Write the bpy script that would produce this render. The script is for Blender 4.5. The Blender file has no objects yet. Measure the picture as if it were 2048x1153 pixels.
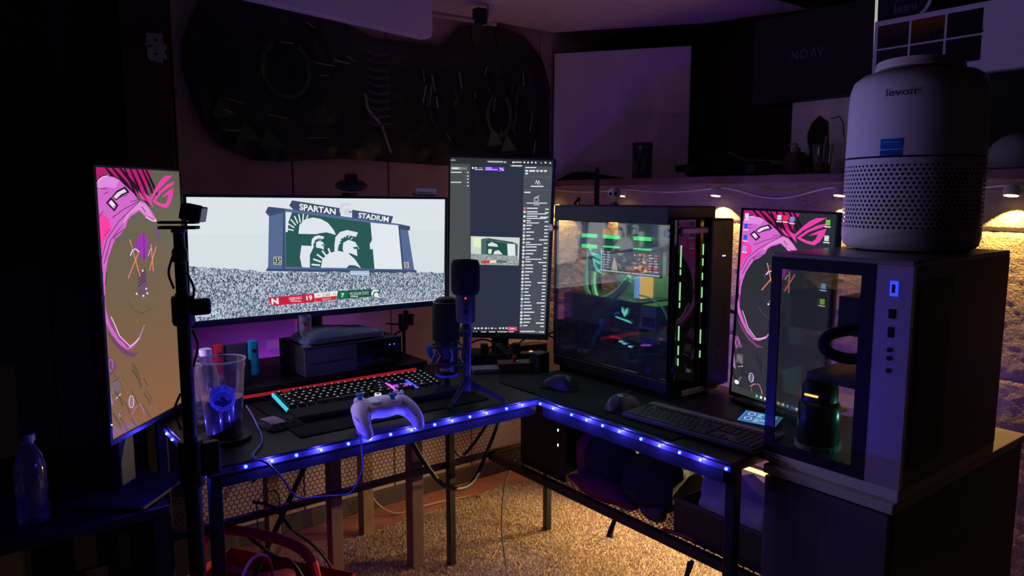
import bpy, bmesh, math, random
import numpy as np
from mathutils import Vector, Matrix
from mathutils.geometry import tessellate_polygon

random.seed(7); rng = np.random.default_rng(7)
SC = bpy.context.scene
COL = SC.collection
R = math.radians

# ------------------------------------------------------------------ camera, world, exposure
cam_d = bpy.data.cameras.new('camera'); cam = bpy.data.objects.new('camera', cam_d); COL.objects.link(cam)
cam.location = (-1.27, -1.509, 1.30)
cam.rotation_euler = (R(90 - 7.1686), 0, R(-37.6))
cam_d.sensor_width = 36; cam_d.lens = 1455.0 / 2048 * 36; cam_d.clip_start = .02
SC.camera = cam
SC.view_settings.view_transform = 'Standard'; SC.view_settings.look = 'None'
SC.view_settings.gamma = 1; SC.view_settings.use_curve_mapping = False
SC.view_settings.exposure = 0.0
w = bpy.data.worlds.new('night'); SC.world = w; w.use_nodes = True
w.node_tree.nodes['Background'].inputs[0].default_value = (.02, .012, .03, 1)
w.node_tree.nodes['Background'].inputs[1].default_value = .02
try:
    SC.cycles.use_denoising = True
    SC.cycles.sample_clamp_indirect = 4
    SC.cycles.adaptive_threshold = .015; SC.cycles.max_bounces = 6; SC.cycles.transparent_max_bounces = 14
    SC.cycles.caustics_reflective = False; SC.cycles.caustics_refractive = False
except Exception:
    pass

# light levels, all in one place
FILL_BAR_W = 54.0      # added warm fill bar behind the right wing
PUCK_W = .62             # warm puck spots on the concrete wall
EDGE_GLOW_W = 7.0
LED_STRENGTH = 55.0      # blue strip round the desk edge
PURPLE_STRENGTH = 12.0    # strip behind the desk
VIOLET_STRENGTH = 38.0    # strip behind the right wing
RED_STRENGTH = .28       # strip under the riser
SCREEN = 1.0
SCREEN_W = (2.2, .6, 3.0, .7)   # added spots boosting the left, right, wide and centre screens

# ------------------------------------------------------------------ helpers
def lin(c):
    return tuple((x / 255 / 12.92) if x / 255 <= .04045 else ((x / 255 + .055) / 1.055) ** 2.4 for x in c)

MATS = {}
def mat(name, col=(.1, .1, .1), rough=.6, metal=0., var=.25, scale=30., bump=0., bscale=200., spec=.5, emit=None, es=0., alpha=None, coat=0.):
    if name in MATS: return MATS[name]
    m = bpy.data.materials.new(name); m.use_nodes = True; MATS[name] = m
    nt = m.node_tree; b = nt.nodes['Principled BSDF']
    b.inputs['Roughness'].default_value = rough; b.inputs['Metallic'].default_value = metal
    b.inputs['Specular IOR Level'].default_value = spec
    if coat: b.inputs['Coat Weight'].default_value = coat
    tc = nt.nodes.new('ShaderNodeTexCoord')
    n = nt.nodes.new('ShaderNodeTexNoise'); n.inputs['Scale'].default_value = scale; n.inputs['Detail'].default_value = 4
    nt.links.new(tc.outputs['Object'], n.inputs['Vector'])
    mx = nt.nodes.new('ShaderNodeMix'); mx.data_type = 'RGBA'
    nt.links.new(n.outputs['Fac'], mx.inputs['Factor'])
    mx.inputs[6].default_value = (*[c * (1 - var) for c in col], 1)
    mx.inputs[7].default_value = (*[min(1, c * (1 + var)) for c in col], 1)
    nt.links.new(mx.outputs[2], b.inputs['Base Color'])
    if bump:
        n2 = nt.nodes.new('ShaderNodeTexNoise'); n2.inputs['Scale'].default_value = bscale; n2.inputs['Detail'].default_value = 6
        nt.links.new(tc.outputs['Object'], n2.inputs['Vector'])
        bp = nt.nodes.new('ShaderNodeBump'); bp.inputs['Strength'].default_value = bump; bp.inputs['Distance'].default_value = .01
        nt.links.new(n2.outputs['Fac'], bp.inputs['Height']); nt.links.new(bp.outputs[0], b.inputs['Normal'])
    if emit:
        b.inputs['Emission Color'].default_value = (*emit, 1); b.inputs['Emission Strength'].default_value = es
    return m

def glow(name, col, s):
    if name in MATS: return MATS[name]
    m = bpy.data.materials.new(name); m.use_nodes = True; MATS[name] = m
    nt = m.node_tree; b = nt.nodes['Principled BSDF']
    b.inputs['Base Color'].default_value = (.02, .02, .02, 1); b.inputs['Roughness'].default_value = .5
    tc = nt.nodes.new('ShaderNodeTexCoord'); n = nt.nodes.new('ShaderNodeTexNoise'); n.inputs['Scale'].default_value = 12
    nt.links.new(tc.outputs['Object'], n.inputs['Vector'])
    mx = nt.nodes.new('ShaderNodeMix'); mx.data_type = 'RGBA'
    mx.inputs[6].default_value = (*[c * .9 for c in col], 1); mx.inputs[7].default_value = (*[c * 1.1 for c in col], 1)
    nt.links.new(n.outputs['Fac'], mx.inputs['Factor']); nt.links.new(mx.outputs[2], b.inputs['Emission Color'])
    b.inputs['Emission Strength'].default_value = s
    return m

def clear(name, tint=(1, 1, 1), gloss=.12, rough=.05, frost=0., frostcol=(.6, .6, .65)):
    """thin clear plastic / glass pane: transparency plus a facing-dependent reflection"""
    if name in MATS: return MATS[name]
    m = bpy.data.materials.new(name); m.use_nodes = True; MATS[name] = m
    nt = m.node_tree; nt.nodes.remove(nt.nodes['Principled BSDF']); out = nt.nodes['Material Output']
    t = nt.nodes.new('ShaderNodeBsdfTransparent'); t.inputs[0].default_value = (*tint, 1)
    g = nt.nodes.new('ShaderNodeBsdfGlossy'); g.inputs['Roughness'].default_value = rough
    lw = nt.nodes.new('ShaderNodeLayerWeight'); lw.inputs[0].default_value = .35
    ml = nt.nodes.new('ShaderNodeMath'); ml.operation = 'MULTIPLY_ADD'; ml.inputs[1].default_value = .45; ml.inputs[2].default_value = gloss * .3
    nt.links.new(lw.outputs['Fresnel'], ml.inputs[0])
    mx = nt.nodes.new('ShaderNodeMixShader'); nt.links.new(ml.outputs[0], mx.inputs[0])
    nt.links.new(t.outputs[0], mx.inputs[1]); nt.links.new(g.outputs[0], mx.inputs[2])
    last = mx
    if frost:
        d = nt.nodes.new('ShaderNodeBsdfDiffuse'); d.inputs[0].default_value = (*frostcol, 1)
        tc = nt.nodes.new('ShaderNodeTexCoord'); n = nt.nodes.new('ShaderNodeTexNoise'); n.inputs['Scale'].default_value = 40
        nt.links.new(tc.outputs['Object'], n.inputs['Vector'])
        m2 = nt.nodes.new('ShaderNodeMath'); m2.operation = 'MULTIPLY'; m2.inputs[1].default_value = frost * 2
        nt.links.new(n.outputs['Fac'], m2.inputs[0])
        mx2 = nt.nodes.new('ShaderNodeMixShader'); nt.links.new(m2.outputs[0], mx2.inputs[0])
        nt.links.new(mx.outputs[0], mx2.inputs[1]); nt.links.new(d.outputs[0], mx2.inputs[2]); last = mx2
    nt.links.new(last.outputs[0], out.inputs[0])
    return m

def spline(pts, n=8):
    P = [Vector(p) for p in pts]; P = [2 * P[0] - P[1]] + P + [2 * P[-1] - P[-2]]; out = []
    for i in range(1, len(P) - 2):
        a, b, c, d = P[i - 1:i + 3]
        for k in range(n):
            t = k / n
            out.append(.5 * (2 * b + (c - a) * t + (2 * a - 5 * b + 4 * c - d) * t * t + (3 * b - a - 3 * c + d) * t ** 3))
    out.append(P[-2]); return out

class MB:
    def __init__(s, M=None): s.v = []; s.f = []; s.mi = []; s.M = M
    def add(s, vs, fs, mi=0):
        o = len(s.v)
        s.v += [tuple(s.M @ Vector(p)) if s.M else tuple(p) for p in vs]
        s.f += [tuple(i + o for i in f) for f in fs]; s.mi += [mi] * len(fs); return s
    def box(s, x0, x1, y0, y1, z0, z1, mi=0):
        return s.add([(x0, y0, z0), (x1, y0, z0), (x1, y1, z0), (x0, y1, z0), (x0, y0, z1), (x1, y0, z1), (x1, y1, z1), (x0, y1, z1)],
                     [(0, 3, 2, 1), (4, 5, 6, 7), (0, 1, 5, 4), (1, 2, 6, 5), (2, 3, 7, 6), (3, 0, 4, 7)], mi)
    def cbox(s, c, d, mi=0): return s.box(c[0] - d[0] / 2, c[0] + d[0] / 2, c[1] - d[1] / 2, c[1] + d[1] / 2, c[2] - d[2] / 2, c[2] + d[2] / 2, mi)
    def lathe(s, prof, n=24, c=(0, 0, 0), mi=0, cap=True, sx=1, sy=1):
        vs = []; fs = []
        for r, z in prof:
            for k in range(n):
                a = 2 * math.pi * k / n; vs.append((c[0] + sx * r * math.cos(a), c[1] + sy * r * math.sin(a), c[2] + z))
        for i in range(len(prof) - 1):
            for k in range(n):
                fs.append((i * n + k, i * n + (k + 1) % n, (i + 1) * n + (k + 1) % n, (i + 1) * n + k))
        if cap:
            fs.append(tuple(range(n - 1, -1, -1))); fs.append(tuple((len(prof) - 1) * n + k for k in range(n)))
        return s.add(vs, fs, mi)
    def tube(s, pts, r, n=6, mi=0, r2=None):
        pts = [Vector(p) for p in pts]; vs = []; fs = []; up = None
        for i, p in enumerate(pts):
            d = (pts[min(i + 1, len(pts) - 1)] - pts[max(i - 1, 0)])
            if d.length < 1e-9: d = Vector((0, 0, 1))
            d.normalize()
            if up is None: up = d.orthogonal().normalized()
            up = (up - d * up.dot(d)); up = up.normalized() if up.length > 1e-6 else d.orthogonal().normalized()
            sd = d.cross(up); rr = r if r2 is None else r + (r2 - r) * i / (len(pts) - 1)
            for k in range(n):
                a = 2 * math.pi * k / n; vs.append(p + rr * (math.cos(a) * up + math.sin(a) * sd))
        for i in range(len(pts) - 1):
            for k in range(n): fs.append((i * n + k, i * n + (k + 1) % n, (i + 1) * n + (k + 1) % n, (i + 1) * n + k))
        fs.append(tuple(range(n - 1, -1, -1))); fs.append(tuple((len(pts) - 1) * n + k for k in range(n)))
        return s.add(vs, fs, mi)
    def ball(s, c, r, n=12, m=8, mi=0, s3=(1, 1, 1)):
        vs = [(c[0], c[1], c[2] - r * s3[2])]; fs = []
        for i in range(1, m):
            t = -math.pi / 2 + math.pi * i / m
            for k in range(n):
                a = 2 * math.pi * k / n; vs.append((c[0] + r * s3[0] * math.cos(t) * math.cos(a), c[1] + r * s3[1] * math.cos(t) * math.sin(a), c[2] + r * s3[2] * math.sin(t)))
        vs.append((c[0], c[1], c[2] + r * s3[2])); L = len(vs) - 1
        for k in range(n):
            fs.append((0, 1 + (k + 1) % n, 1 + k)); fs.append((L, L - n + k, L - n + (k + 1) % n))
        for i in range(m - 2):
            for k in range(n): fs.append((1 + i * n + k, 1 + i * n + (k + 1) % n, 1 + (i + 1) * n + (k + 1) % n, 1 + (i + 1) * n + k))
        return s.add(vs, fs, mi)
    def prism(s, poly, f0, f1, mi=0):
        """poly: 2-D outline; f0, f1 map (x, y) to the two 3-D faces"""
        n = len(poly); vs = [f0(*p) for p in poly] + [f1(*p) for p in poly]
        tri = tessellate_polygon([[Vector((p[0], p[1], 0)) for p in poly]])
        fs = [tuple(t) for t in tri] + [tuple(i + n for i in reversed(t)) for t in tri] + [(i, (i + 1) % n, n + (i + 1) % n, n + i) for i in range(n)]
        return s.add(vs, fs, mi)
    def build(s, name, mats, parent=None, smooth=False, bevel=0., seg=2, loc=None, rotz=None):
        me = bpy.data.meshes.new(name); me.from_pydata(s.v, [], s.f); me.validate()
        for m in (mats if isinstance(mats, (list, tuple)) else [mats]): me.materials.append(m)
        if max(s.mi, default=0) > 0 and len(me.polygons) == len(s.mi): me.polygons.foreach_set('material_index', s.mi)
        bm = bmesh.new(); bm.from_mesh(me); bmesh.ops.recalc_face_normals(bm, faces=bm.faces); bm.to_mesh(me); bm.free()
        if smooth: me.polygons.foreach_set('use_smooth', [True] * len(me.polygons))
        me.update(); o = bpy.data.objects.new(name, me); COL.objects.link(o)
        if parent: o.parent = parent
        if loc: o.location = loc
        if rotz is not None: o.rotation_euler = (0, 0, rotz)
        if smooth:
            md = o.modifiers.new('edges', 'EDGE_SPLIT'); md.split_angle = R(40)
        if bevel:
            b = o.modifiers.new('bevel', 'BEVEL'); b.width = bevel; b.segments = seg; b.limit_method = 'ANGLE'; b.angle_limit = R(40)
        return o

def tag(o, label, cat, group=None):
    o['label'] = label; o['category'] = cat
    if group: o['group'] = group
    return o
def thing(name, label, cat, loc=(0, 0, 0), rotz=0., group=None):
    o = bpy.data.objects.new(name, None); COL.objects.link(o); o.location = loc; o.rotation_euler = (0, 0, rotz)
    o.empty_display_size = .05
    return tag(o, label, cat, group)
def struct(o): o['kind'] = 'structure'; return o
def copy_tree(o, parent=None):
    c = o.copy(); COL.objects.link(c)
    if parent: c.parent = parent
    for ch in list(o.children): copy_tree(ch, c)
    return c
def light(name, kind, W, col, loc, parent=None, **kw):
    d = bpy.data.lights.new(name, kind); d.energy = W; d.color = col
    rot = kw.pop('rot', None)
    for k, v in kw.items(): setattr(d, k, v)
    o = bpy.data.objects.new(name, d); COL.objects.link(o); o.location = loc
    if rot: o.rotation_euler = rot
    if parent: o.parent = parent
    return o

# ---------------- flat print: lettering and screen pictures as thin polygons
_TX = {}
def text_tris(s, bold=0.):
    if (s, bold) in _TX: return _TX[s, bold]
    cu = bpy.data.curves.new('t', 'FONT'); cu.body = s; cu.resolution_u = 3; cu.offset = bold
    ob = bpy.data.objects.new('t', cu); COL.objects.link(ob); bpy.context.view_layer.update()
    me = bpy.data.meshes.new_from_object(ob.evaluated_get(bpy.context.evaluated_depsgraph_get()))
    me.calc_loop_triangles()
    P = np.array([v.co[:2] for v in me.vertices]) if len(me.vertices) else np.zeros((0, 2))
    T = [tuple(t.vertices) for t in me.loop_triangles]
    bpy.data.objects.remove(ob); bpy.data.curves.remove(cu); bpy.data.meshes.remove(me)
    if len(P):
        lo, hi = P.min(0), P.max(0); asp = (hi[0] - lo[0]) / (hi[1] - lo[1]); P = (P - lo) / (hi - lo)
    else: asp = 1
    _TX[s, bold] = (P, T, asp); return _TX[s, bold]

def homog(src, dst):
    A = []; b = []
    for (x, y), (u, v) in zip(src, dst):
        A += [[x, y, 1, 0, 0, 0, -u * x, -u * y], [0, 0, 0, x, y, 1, -v * x, -v * y]]; b += [u, v]
    h = np.linalg.solve(np.array(A, float), np.array(b, float))
    def f(x, y):
        k = h[6] * x + h[7] * y + 1; return ((h[0] * x + h[1] * y + h[2]) / k, (h[3] * x + h[4] * y + h[5]) / k)
    return f

class Paint:
    """a flat picture: polygons in canvas units, y downwards, later ones on top"""
    def __init__(s, xf=None): s.t = []; s.layer = 0; s.xf = xf
    def _m(s, p): return s.xf(*p) if s.xf else tuple(p)
    def poly(s, pts, col):
        s.layer += 1; q = [s._m(p) for p in pts]
        for tr in tessellate_polygon([[Vector((a, b, 0)) for a, b in q]]): s.t.append(([q[i] for i in tr], s.layer, col))
    def rect(s, x0, y0, x1, y1, col): s.poly([(x0, y0), (x1, y0), (x1, y1), (x0, y1)], col)
    def stroke(s, pts, w, col):
        s.layer += 1
        for (a, b), (c, d) in zip(pts[:-1], pts[1:]):
            L = math.hypot(c - a, d - b) or 1; nx, ny = -(d - b) / L * w / 2, (c - a) / L * w / 2
            q = [s._m(p) for p in ((a + nx, b + ny), (c + nx, d + ny), (c - nx, d - ny), (a - nx, b - ny))]
            s.t.append(([q[0], q[1], q[2]], s.layer, col)); s.t.append(([q[0], q[2], q[3]], s.layer, col))
    def ring(s, cx, cy, rx, ry, w, col, a0=0, a1=360, n=24):
        s.stroke([(cx + rx * math.cos(R(a0 + (a1 - a0) * k / n)), cy + ry * math.sin(R(a0 + (a1 - a0) * k / n))) for k in range(n + 1)], w, col)
    def disc(s, cx, cy, rx, ry, col, n=16): s.poly([(cx + rx * math.cos(2 * math.pi * k / n), cy + ry * math.sin(2 * math.pi * k / n)) for k in range(n)], col)
    def text(s, txt, quad, col, bold=0.):
        """quad: where top-left, top-right, bottom-right, bottom-left of the word go"""
        s.layer += 1; P, T, _ = text_tris(txt, bold); a, b, c, d = [np.array(p, float) for p in quad]
        pos = [s._m(tuple((a * (1 - u) + b * u) * v + (d * (1 - u) + c * u) * (1 - v))) for u, v in P]
        for t in T: s.t.append(([pos[i] for i in t], s.layer, col))
    def grad(s, pts4, c0, c1, n=14):
        a, b, c, d = [np.array(p, float) for p in pts4]
        for k in range(n):
            t0, t1 = k / n, (k + 1) / n; m = (k + .5) / n
            q = [a + (d - a) * t0, b + (c - b) * t0, b + (c - b) * t1, a + (d - a) * t1]
            s.poly([tuple(x) for x in q], tuple(c0[i] * (1 - m) + c1[i] * m for i in range(3)))
            s.layer -= 1
        s.layer += 1
    def split(s, mx):
        out = []
        for tri, L, c in s.t:
            st = [tri]
            while st:
                T = st.pop(); e = [math.dist(T[i], T[(i + 1) % 3]) for i in range(3)]; k_ = e.index(max(e))
                if max(e) > mx:
                    mid = tuple((T[k_][j] + T[(k_ + 1) % 3][j]) / 2 for j in (0, 1)); st += [[T[k_], mid, T[(k_ + 2) % 3]], [mid, T[(k_ + 1) % 3], T[(k_ + 2) % 3]]]
                else: out.append((T, L, c))
        s.t = out
    def build(s, name, fn, parent, mt, step=1.2e-5):
        n = len(s.t); V = np.zeros((n * 3, 3)); Cc = np.ones((n * 3, 4), np.float32)
        for i, (q, L, col) in enumerate(s.t):
            lc = lin(col)
            for k in range(3):
                V[3 * i + k] = fn(q[k][0], q[k][1], L * step); Cc[3 * i + k, :3] = lc
        me = bpy.data.meshes.new(name); me.from_pydata(V.tolist(), [], [(3 * i, 3 * i + 1, 3 * i + 2) for i in range(n)])
        at = me.color_attributes.new('Col', 'FLOAT_COLOR', 'POINT'); at.data.foreach_set('color', Cc.ravel())
        me.materials.append(mt); o = bpy.data.objects.new(name, me); COL.objects.link(o); o.parent = parent; return o

def print_mat(name, es=0.):
    if name in MATS: return MATS[name]
    m = bpy.data.materials.new(name); m.use_nodes = True; MATS[name] = m; nt = m.node_tree; b = nt.nodes['Principled BSDF']
    a = nt.nodes.new('ShaderNodeAttribute'); a.attribute_name = 'Col'
    if es:
        b.inputs['Base Color'].default_value = (.004, .004, .004, 1); b.inputs['Roughness'].default_value = .4; b.inputs['Specular IOR Level'].default_value = .1
        nt.links.new(a.outputs['Color'], b.inputs['Emission Color']); b.inputs['Emission Strength'].default_value = es
    else:
        nt.links.new(a.outputs['Color'], b.inputs['Base Color']); b.inputs['Roughness'].default_value = .6
    return m
LIT = print_mat('screen picture', SCREEN)
INK = print_mat('printed ink', 0)

# materials
BLACK = mat('black plastic', (.012, .012, .014), .45)
BLACKM = mat('black matte', (.008, .008, .009), .8)
BLKMETAL = mat('black powder coated steel', (.012, .012, .013), .5, .2)
GREYP = mat('dark grey plastic', (.04, .04, .045), .5)
WHITEP = mat('white plastic', (.7, .69, .68), .45, var=.05)
RUBBER = mat('black rubber cable', (.008, .008, .008), .6)
CHROME = mat('brushed chrome', (.6, .6, .6), .3, 1.)

# ------------------------------------------------------------------ the room
from mathutils import noise as mnoise
WALLY = 1.18
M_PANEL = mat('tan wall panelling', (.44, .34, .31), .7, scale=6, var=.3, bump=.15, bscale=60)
M_CONC = mat('rough painted concrete', (.50, .44, .37), .85, scale=14, var=.3, bump=.7, bscale=150)
M_FLOOR = mat('red brown painted concrete floor', (.30, .13, .09), .55, scale=9, var=.45, bump=.2, bscale=90)
M_CEIL = mat('ceiling tile', (.82, .72, .68), .9, scale=90, var=.12, bump=.4, bscale=260)
M_DARKWALL = mat('dark brown timber', (.05, .03, .025), .8, scale=8, var=.4)
M_SILL = mat('painted timber sill', (.32, .22, .19), .7, scale=12)

struct(MB().box(-2.7, 1.1, -3.0, WALLY + .1, -.06, 0).build('floor', M_FLOOR))
o = thing('wall_left', '', ''); del o['label'], o['category']; struct(o); WL = o
MB().box(-2.7, 1.75, WALLY + .012, WALLY + .1, 0, 2.6).build('backing', M_DARKWALL, WL)
first = None; seen = False
M_DARKPANEL = mat('darkened panelling', (.035, .022, .02), .8, scale=6, var=.4)  # panels from the post leftwards darkened to near black
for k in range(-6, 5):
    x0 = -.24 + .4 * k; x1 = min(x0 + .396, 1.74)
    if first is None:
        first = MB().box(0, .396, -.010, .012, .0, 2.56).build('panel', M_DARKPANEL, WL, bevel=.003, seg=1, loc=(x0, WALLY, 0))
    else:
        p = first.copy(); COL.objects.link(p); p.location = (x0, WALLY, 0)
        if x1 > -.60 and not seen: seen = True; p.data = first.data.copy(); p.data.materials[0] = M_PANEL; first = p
struct(MB().box(-2.7, .985, WALLY - .03, WALLY - .012, 0, .07).build('foot_strip_left', mat('dark wall foot strip', (.06, .045, .04), .7, scale=10, var=.5), bevel=.004))  # dark strip along the foot of the left wall

def rough_wall(y0, y1, z0, z1, x, ny, nz):
    vs = []; fs = []
    for j in range(nz + 1):
        for i in range(ny + 1):
            y = y0 + (y1 - y0) * i / ny; zz = z0 + (z1 - z0) * j / nz
            d = .0035 * mnoise.noise((y * 8, zz * 10, 1.3)) + .0028 * mnoise.noise((y * 34, zz * 40, 4.)) + .0022 * mnoise.noise((y * 95, zz * 100, 9.))
            zg = 1.205 + .010 * mnoise.noise((y * 5, 2., 0.)); g = abs(zz - zg)
            if g < .012: d += .012 * (1 - g / .012)
            zg = .80 + .012 * mnoise.noise((y * 4, 7., 0.)); g = abs(zz - zg)
            if g < .012: d += .010 * (1 - g / .012)
            if zz > 1.27: d *= .25
            vs.append((x + d, y, zz))
    for j in range(nz):
        for i in range(ny):
            a = j * (ny + 1) + i; fs.append((a, a + 1, a + ny + 2, a + ny + 1))
    return vs, fs
o = thing('wall_right', '', ''); del o['label'], o['category']; struct(o); WR = o
MB().add(*rough_wall(-1.25, WALLY, 0, 1.345, 1.0, 420, 230)).build('concrete_face', M_CONC, WR, smooth=False)
for p in WR.children[0].data.polygons: p.use_smooth = True
MB().box(1.02, 1.2, -3.0, WALLY, 0, 1.345).build('core', M_CONC, WR)
MB().box(.985, 1.66, -3.0, WALLY, 1.345, 1.375).build('sill', M_SILL, WR, bevel=.004)
MB().box(1.64, 1.75, -3.0, WALLY, 1.375, 2.6).build('upper_wall', M_DARKWALL, WR)
struct(MB().box(-2.8, -2.7, -3.0, WALLY, 0, 2.6).build('wall_side', M_DARKWALL))
struct(MB().box(-2.8, 1.75, -3.1, -3.0, 0, 2.6).build('wall_back', M_DARKWALL))
o = thing('ceiling', '', ''); del o['label'], o['category']; struct(o); CE = o
MB().box(-2.8, 1.75, -3.1, WALLY + .1, 2.6, 2.66).build('joist_deck', M_DARKWALL, CE)
tiles = [[(.12, .59), (.717, .59), (.717, 1.16), (.12, 1.16)], [(.72, .59), (1.317, .59), (1.317, .77), (1.03, 1.16), (.72, 1.16)],
         [(1.32, .59), (1.45, .59), (1.41, .65), (1.32, .77)], [(1.32, .2), (1.57, .2), (1.45, .587), (1.32, .587)],
         [(.72, -.01), (1.317, -.01), (1.317, .587), (.72, .587)], [(.12, -.01), (.717, -.01), (.717, .587), (.12, .587)],
         [(-.48, .59), (.117, .59), (.117, 1.16), (-.48, 1.16)], [(-.48, -.01), (.117, -.01), (.117, .587), (-.48, .587)]]
for t in tiles:
    MB().prism(t, lambda a, b: (a, b, 2.06), lambda a, b: (a, b, 2.085)).build('tile', M_CEIL, CE)
struct(MB().box(-.815, -.675, 1.05, WALLY - .012, 0, 2.6).build('trim_1', M_DARKWALL, bevel=.004))

# carpet: a backing and a pile of loose tufts
CP = thing('carpet', 'beige shaggy carpet spread under the desk', 'carpet')
M_RUG = mat('beige pile', (.50, .40, .27), .95, scale=7, var=.35)
edge = lambda x: .95 + .075 * x + .012 * mnoise.noise((x * 6, 0, 3.))
poly = [(-1.5, -2.2), (.97, -2.2)] + [(x, edge(x)) for x in np.linspace(.97, -1.5, 30)]
MB().prism(poly, lambda a, b: (a, b, .001), lambda a, b: (a, b, .008)).build('backing', mat('rug backing', (.36, .28, .19), .95, scale=40, var=.3), CP)
N = 230000
X = rng.uniform(-.75, .97, N); Y = rng.uniform(-.75, 1.02, N); e = .95 + .075 * X + .01 * np.sin(X * 23)
k = Y < e; X, Y = X[k], Y[k]; n = len(X)
a = rng.uniform(0, 2 * math.pi, n); h = rng.uniform(.006, .013, n); wd = rng.uniform(.0013, .0026, n); l = rng.uniform(.2, 1.0, n) * h; b = rng.uniform(0, 2 * math.pi, n)
V = np.zeros((n, 3, 3)); V[:, 0] = np.c_[X - wd * np.cos(a), Y - wd * np.sin(a), np.full(n, .006)]; V[:, 1] = np.c_[X + wd * np.cos(a), Y + wd * np.sin(a), np.full(n, .006)]
V[:, 2] = np.c_[X + l * np.cos(b), Y + l * np.sin(b), .006 + h]
me = bpy.data.meshes.new('pile'); me.from_pydata(V.reshape(-1, 3).tolist(), [], np.arange(3 * n).reshape(-1, 3).tolist()); me.materials.append(M_RUG)
o = bpy.data.objects.new('pile', me); COL.objects.link(o); o.parent = CP; o['kind'] = 'stuff'

# ------------------------------------------------------------------ the L-shaped desk
DT = .74
DK = thing('corner_desk', 'black L-shaped corner desk with steel legs and a mesh back panel', 'desk')
M_TOP = mat('black desk board', (.006, .0055, .007), .45, scale=20, var=.3)
MB().box(-.885, .52, .02, .56, DT - .022, DT).build('desktop', M_TOP, DK, bevel=.002)
MB().box(.0, .52, -.622, .018, DT - .022, DT).build('desktop', M_TOP, DK, bevel=.002)
def leg(x, y, z1=DT - .022, w=.0125): return MB().box(x - w, x + w, y - w, y + w, .012, z1).build('leg', BLKMETAL, DK, bevel=.002, seg=1)
for x, y in ((.042, .545), (.484, .545), (.03, -.606), (.484, -.606), (-.868, .045), (-.868, .54)): leg(x, y)
MB().box(.505, .52, -.60, .56, DT - .05, DT - .022).build('rail', BLKMETAL, DK)
MB().box(.0, .02, -.60, .0, DT - .05, DT - .022).build('rail', BLKMETAL, DK)
MB().box(-.86, .0, .03, .05, DT - .05, DT - .022).build('rail', BLKMETAL, DK)
# mesh back panel: frame and hexagon wire
PN = MB().box(-.86, .47, .558, .574, .36, .38).box(-.86, .47, .558, .574, .70, .718).build('panel_frame', BLKMETAL, DK)
def hexnet(u0, u1, v0, v1, s, fn, t, squash=1.):
    m = MB(); dx = s * math.sqrt(3); j = 0; v = v0
    while v < v1:
        u = u0 + (dx / 2 if j % 2 else 0)
        while u < u1:
            vs = []
            for r in (s, s - t):
                for q in range(6):
                    an = math.pi / 6 + q * math.pi / 3; vs.append(fn(u + r * math.cos(an), v + r * math.sin(an) * squash))
            m.add(vs, [(q, (q + 1) % 6, 6 + (q + 1) % 6, 6 + q) for q in range(6)])
            u += dx
        v += 1.5 * s * squash; j += 1
    return m
o = hexnet(-.85, .465, .385, .70, .0088, lambda a, b: (a, .566, b), .0013).build('wire_mesh', BLKMETAL, DK); o['kind'] = 'stuff'
MB().tube([(-.33, .585, .71), (-.66, .585, .12)], .008, 6).build('cross_brace', BLKMETAL, DK)
# lower mesh shelf on the right wing
SH = MB().box(.215, .235, -.62, .56, .352, .378).box(.485, .505, -.62, .56, .352, .378).box(.215, .505, -.62, -.60, .352, .378).box(.215, .505, .54, .56, .352, .378).build('lower_shelf', BLKMETAL, DK)
o = hexnet(.235, .485, -.60, .54, .010, lambda a, b: (a, b, .366), .0022).build('shelf_mesh', BLKMETAL, DK); o['kind'] = 'stuff'
# desk mats
MB().box(-.66, -.12, .09, .44, 0, .0035).build('desk_mat', mat('black cloth mat', (.004, .004, .005), .85, bump=.2, bscale=900), loc=(0, 0, DT), bevel=.001)
tag(bpy.data.objects['desk_mat'], 'thin black cloth desk mat under the glowing keyboard', 'desk mat')
o = MB().box(.012, .25, -.45, .22, 0, .0035).build('mouse_mat', mat('grey black cloth mat', (.008, .008, .011), .85, bump=.2, bscale=900), loc=(0, 0, DT), bevel=.001)
tag(o, 'dark cloth mouse mat on the right wing beside the open tower', 'mouse mat')

# wooden table behind the desk
TB = thing('wooden_table', 'brown wooden table standing against the wall behind the black desk', 'table')
M_WOOD = mat('brown stained wood', (.20, .12, .085), .6, scale=10, var=.4)
MB().box(-.64, -.02, .60, 1.02, DT - .06, DT - .005).build('table_top', M_WOOD, TB, bevel=.004)
for x, y, ww in ((-.058, .622, .046), (-.078, .965, .046), (-.355, .622, .04), (-.44, .965, .046)):
    MB().box(x - ww / 2, x + ww / 2, y - ww / 2, y + ww / 2, .002, DT - .06).build('leg', M_WOOD, TB, bevel=.003)

# side table left of the desk
ST = thing('side_table', 'low black side table at the left end of the desk', 'table')
MB().box(-1.62, -.905, .30, .92, .545, .57).build('table_top', M_TOP, ST, bevel=.003)
for x in (-1.59, -.925):
    for y in (.33, .89): MB().box(x - .015, x + .015, y - .015, y + .015, .002, .545).build('leg', BLKMETAL, ST)

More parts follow.
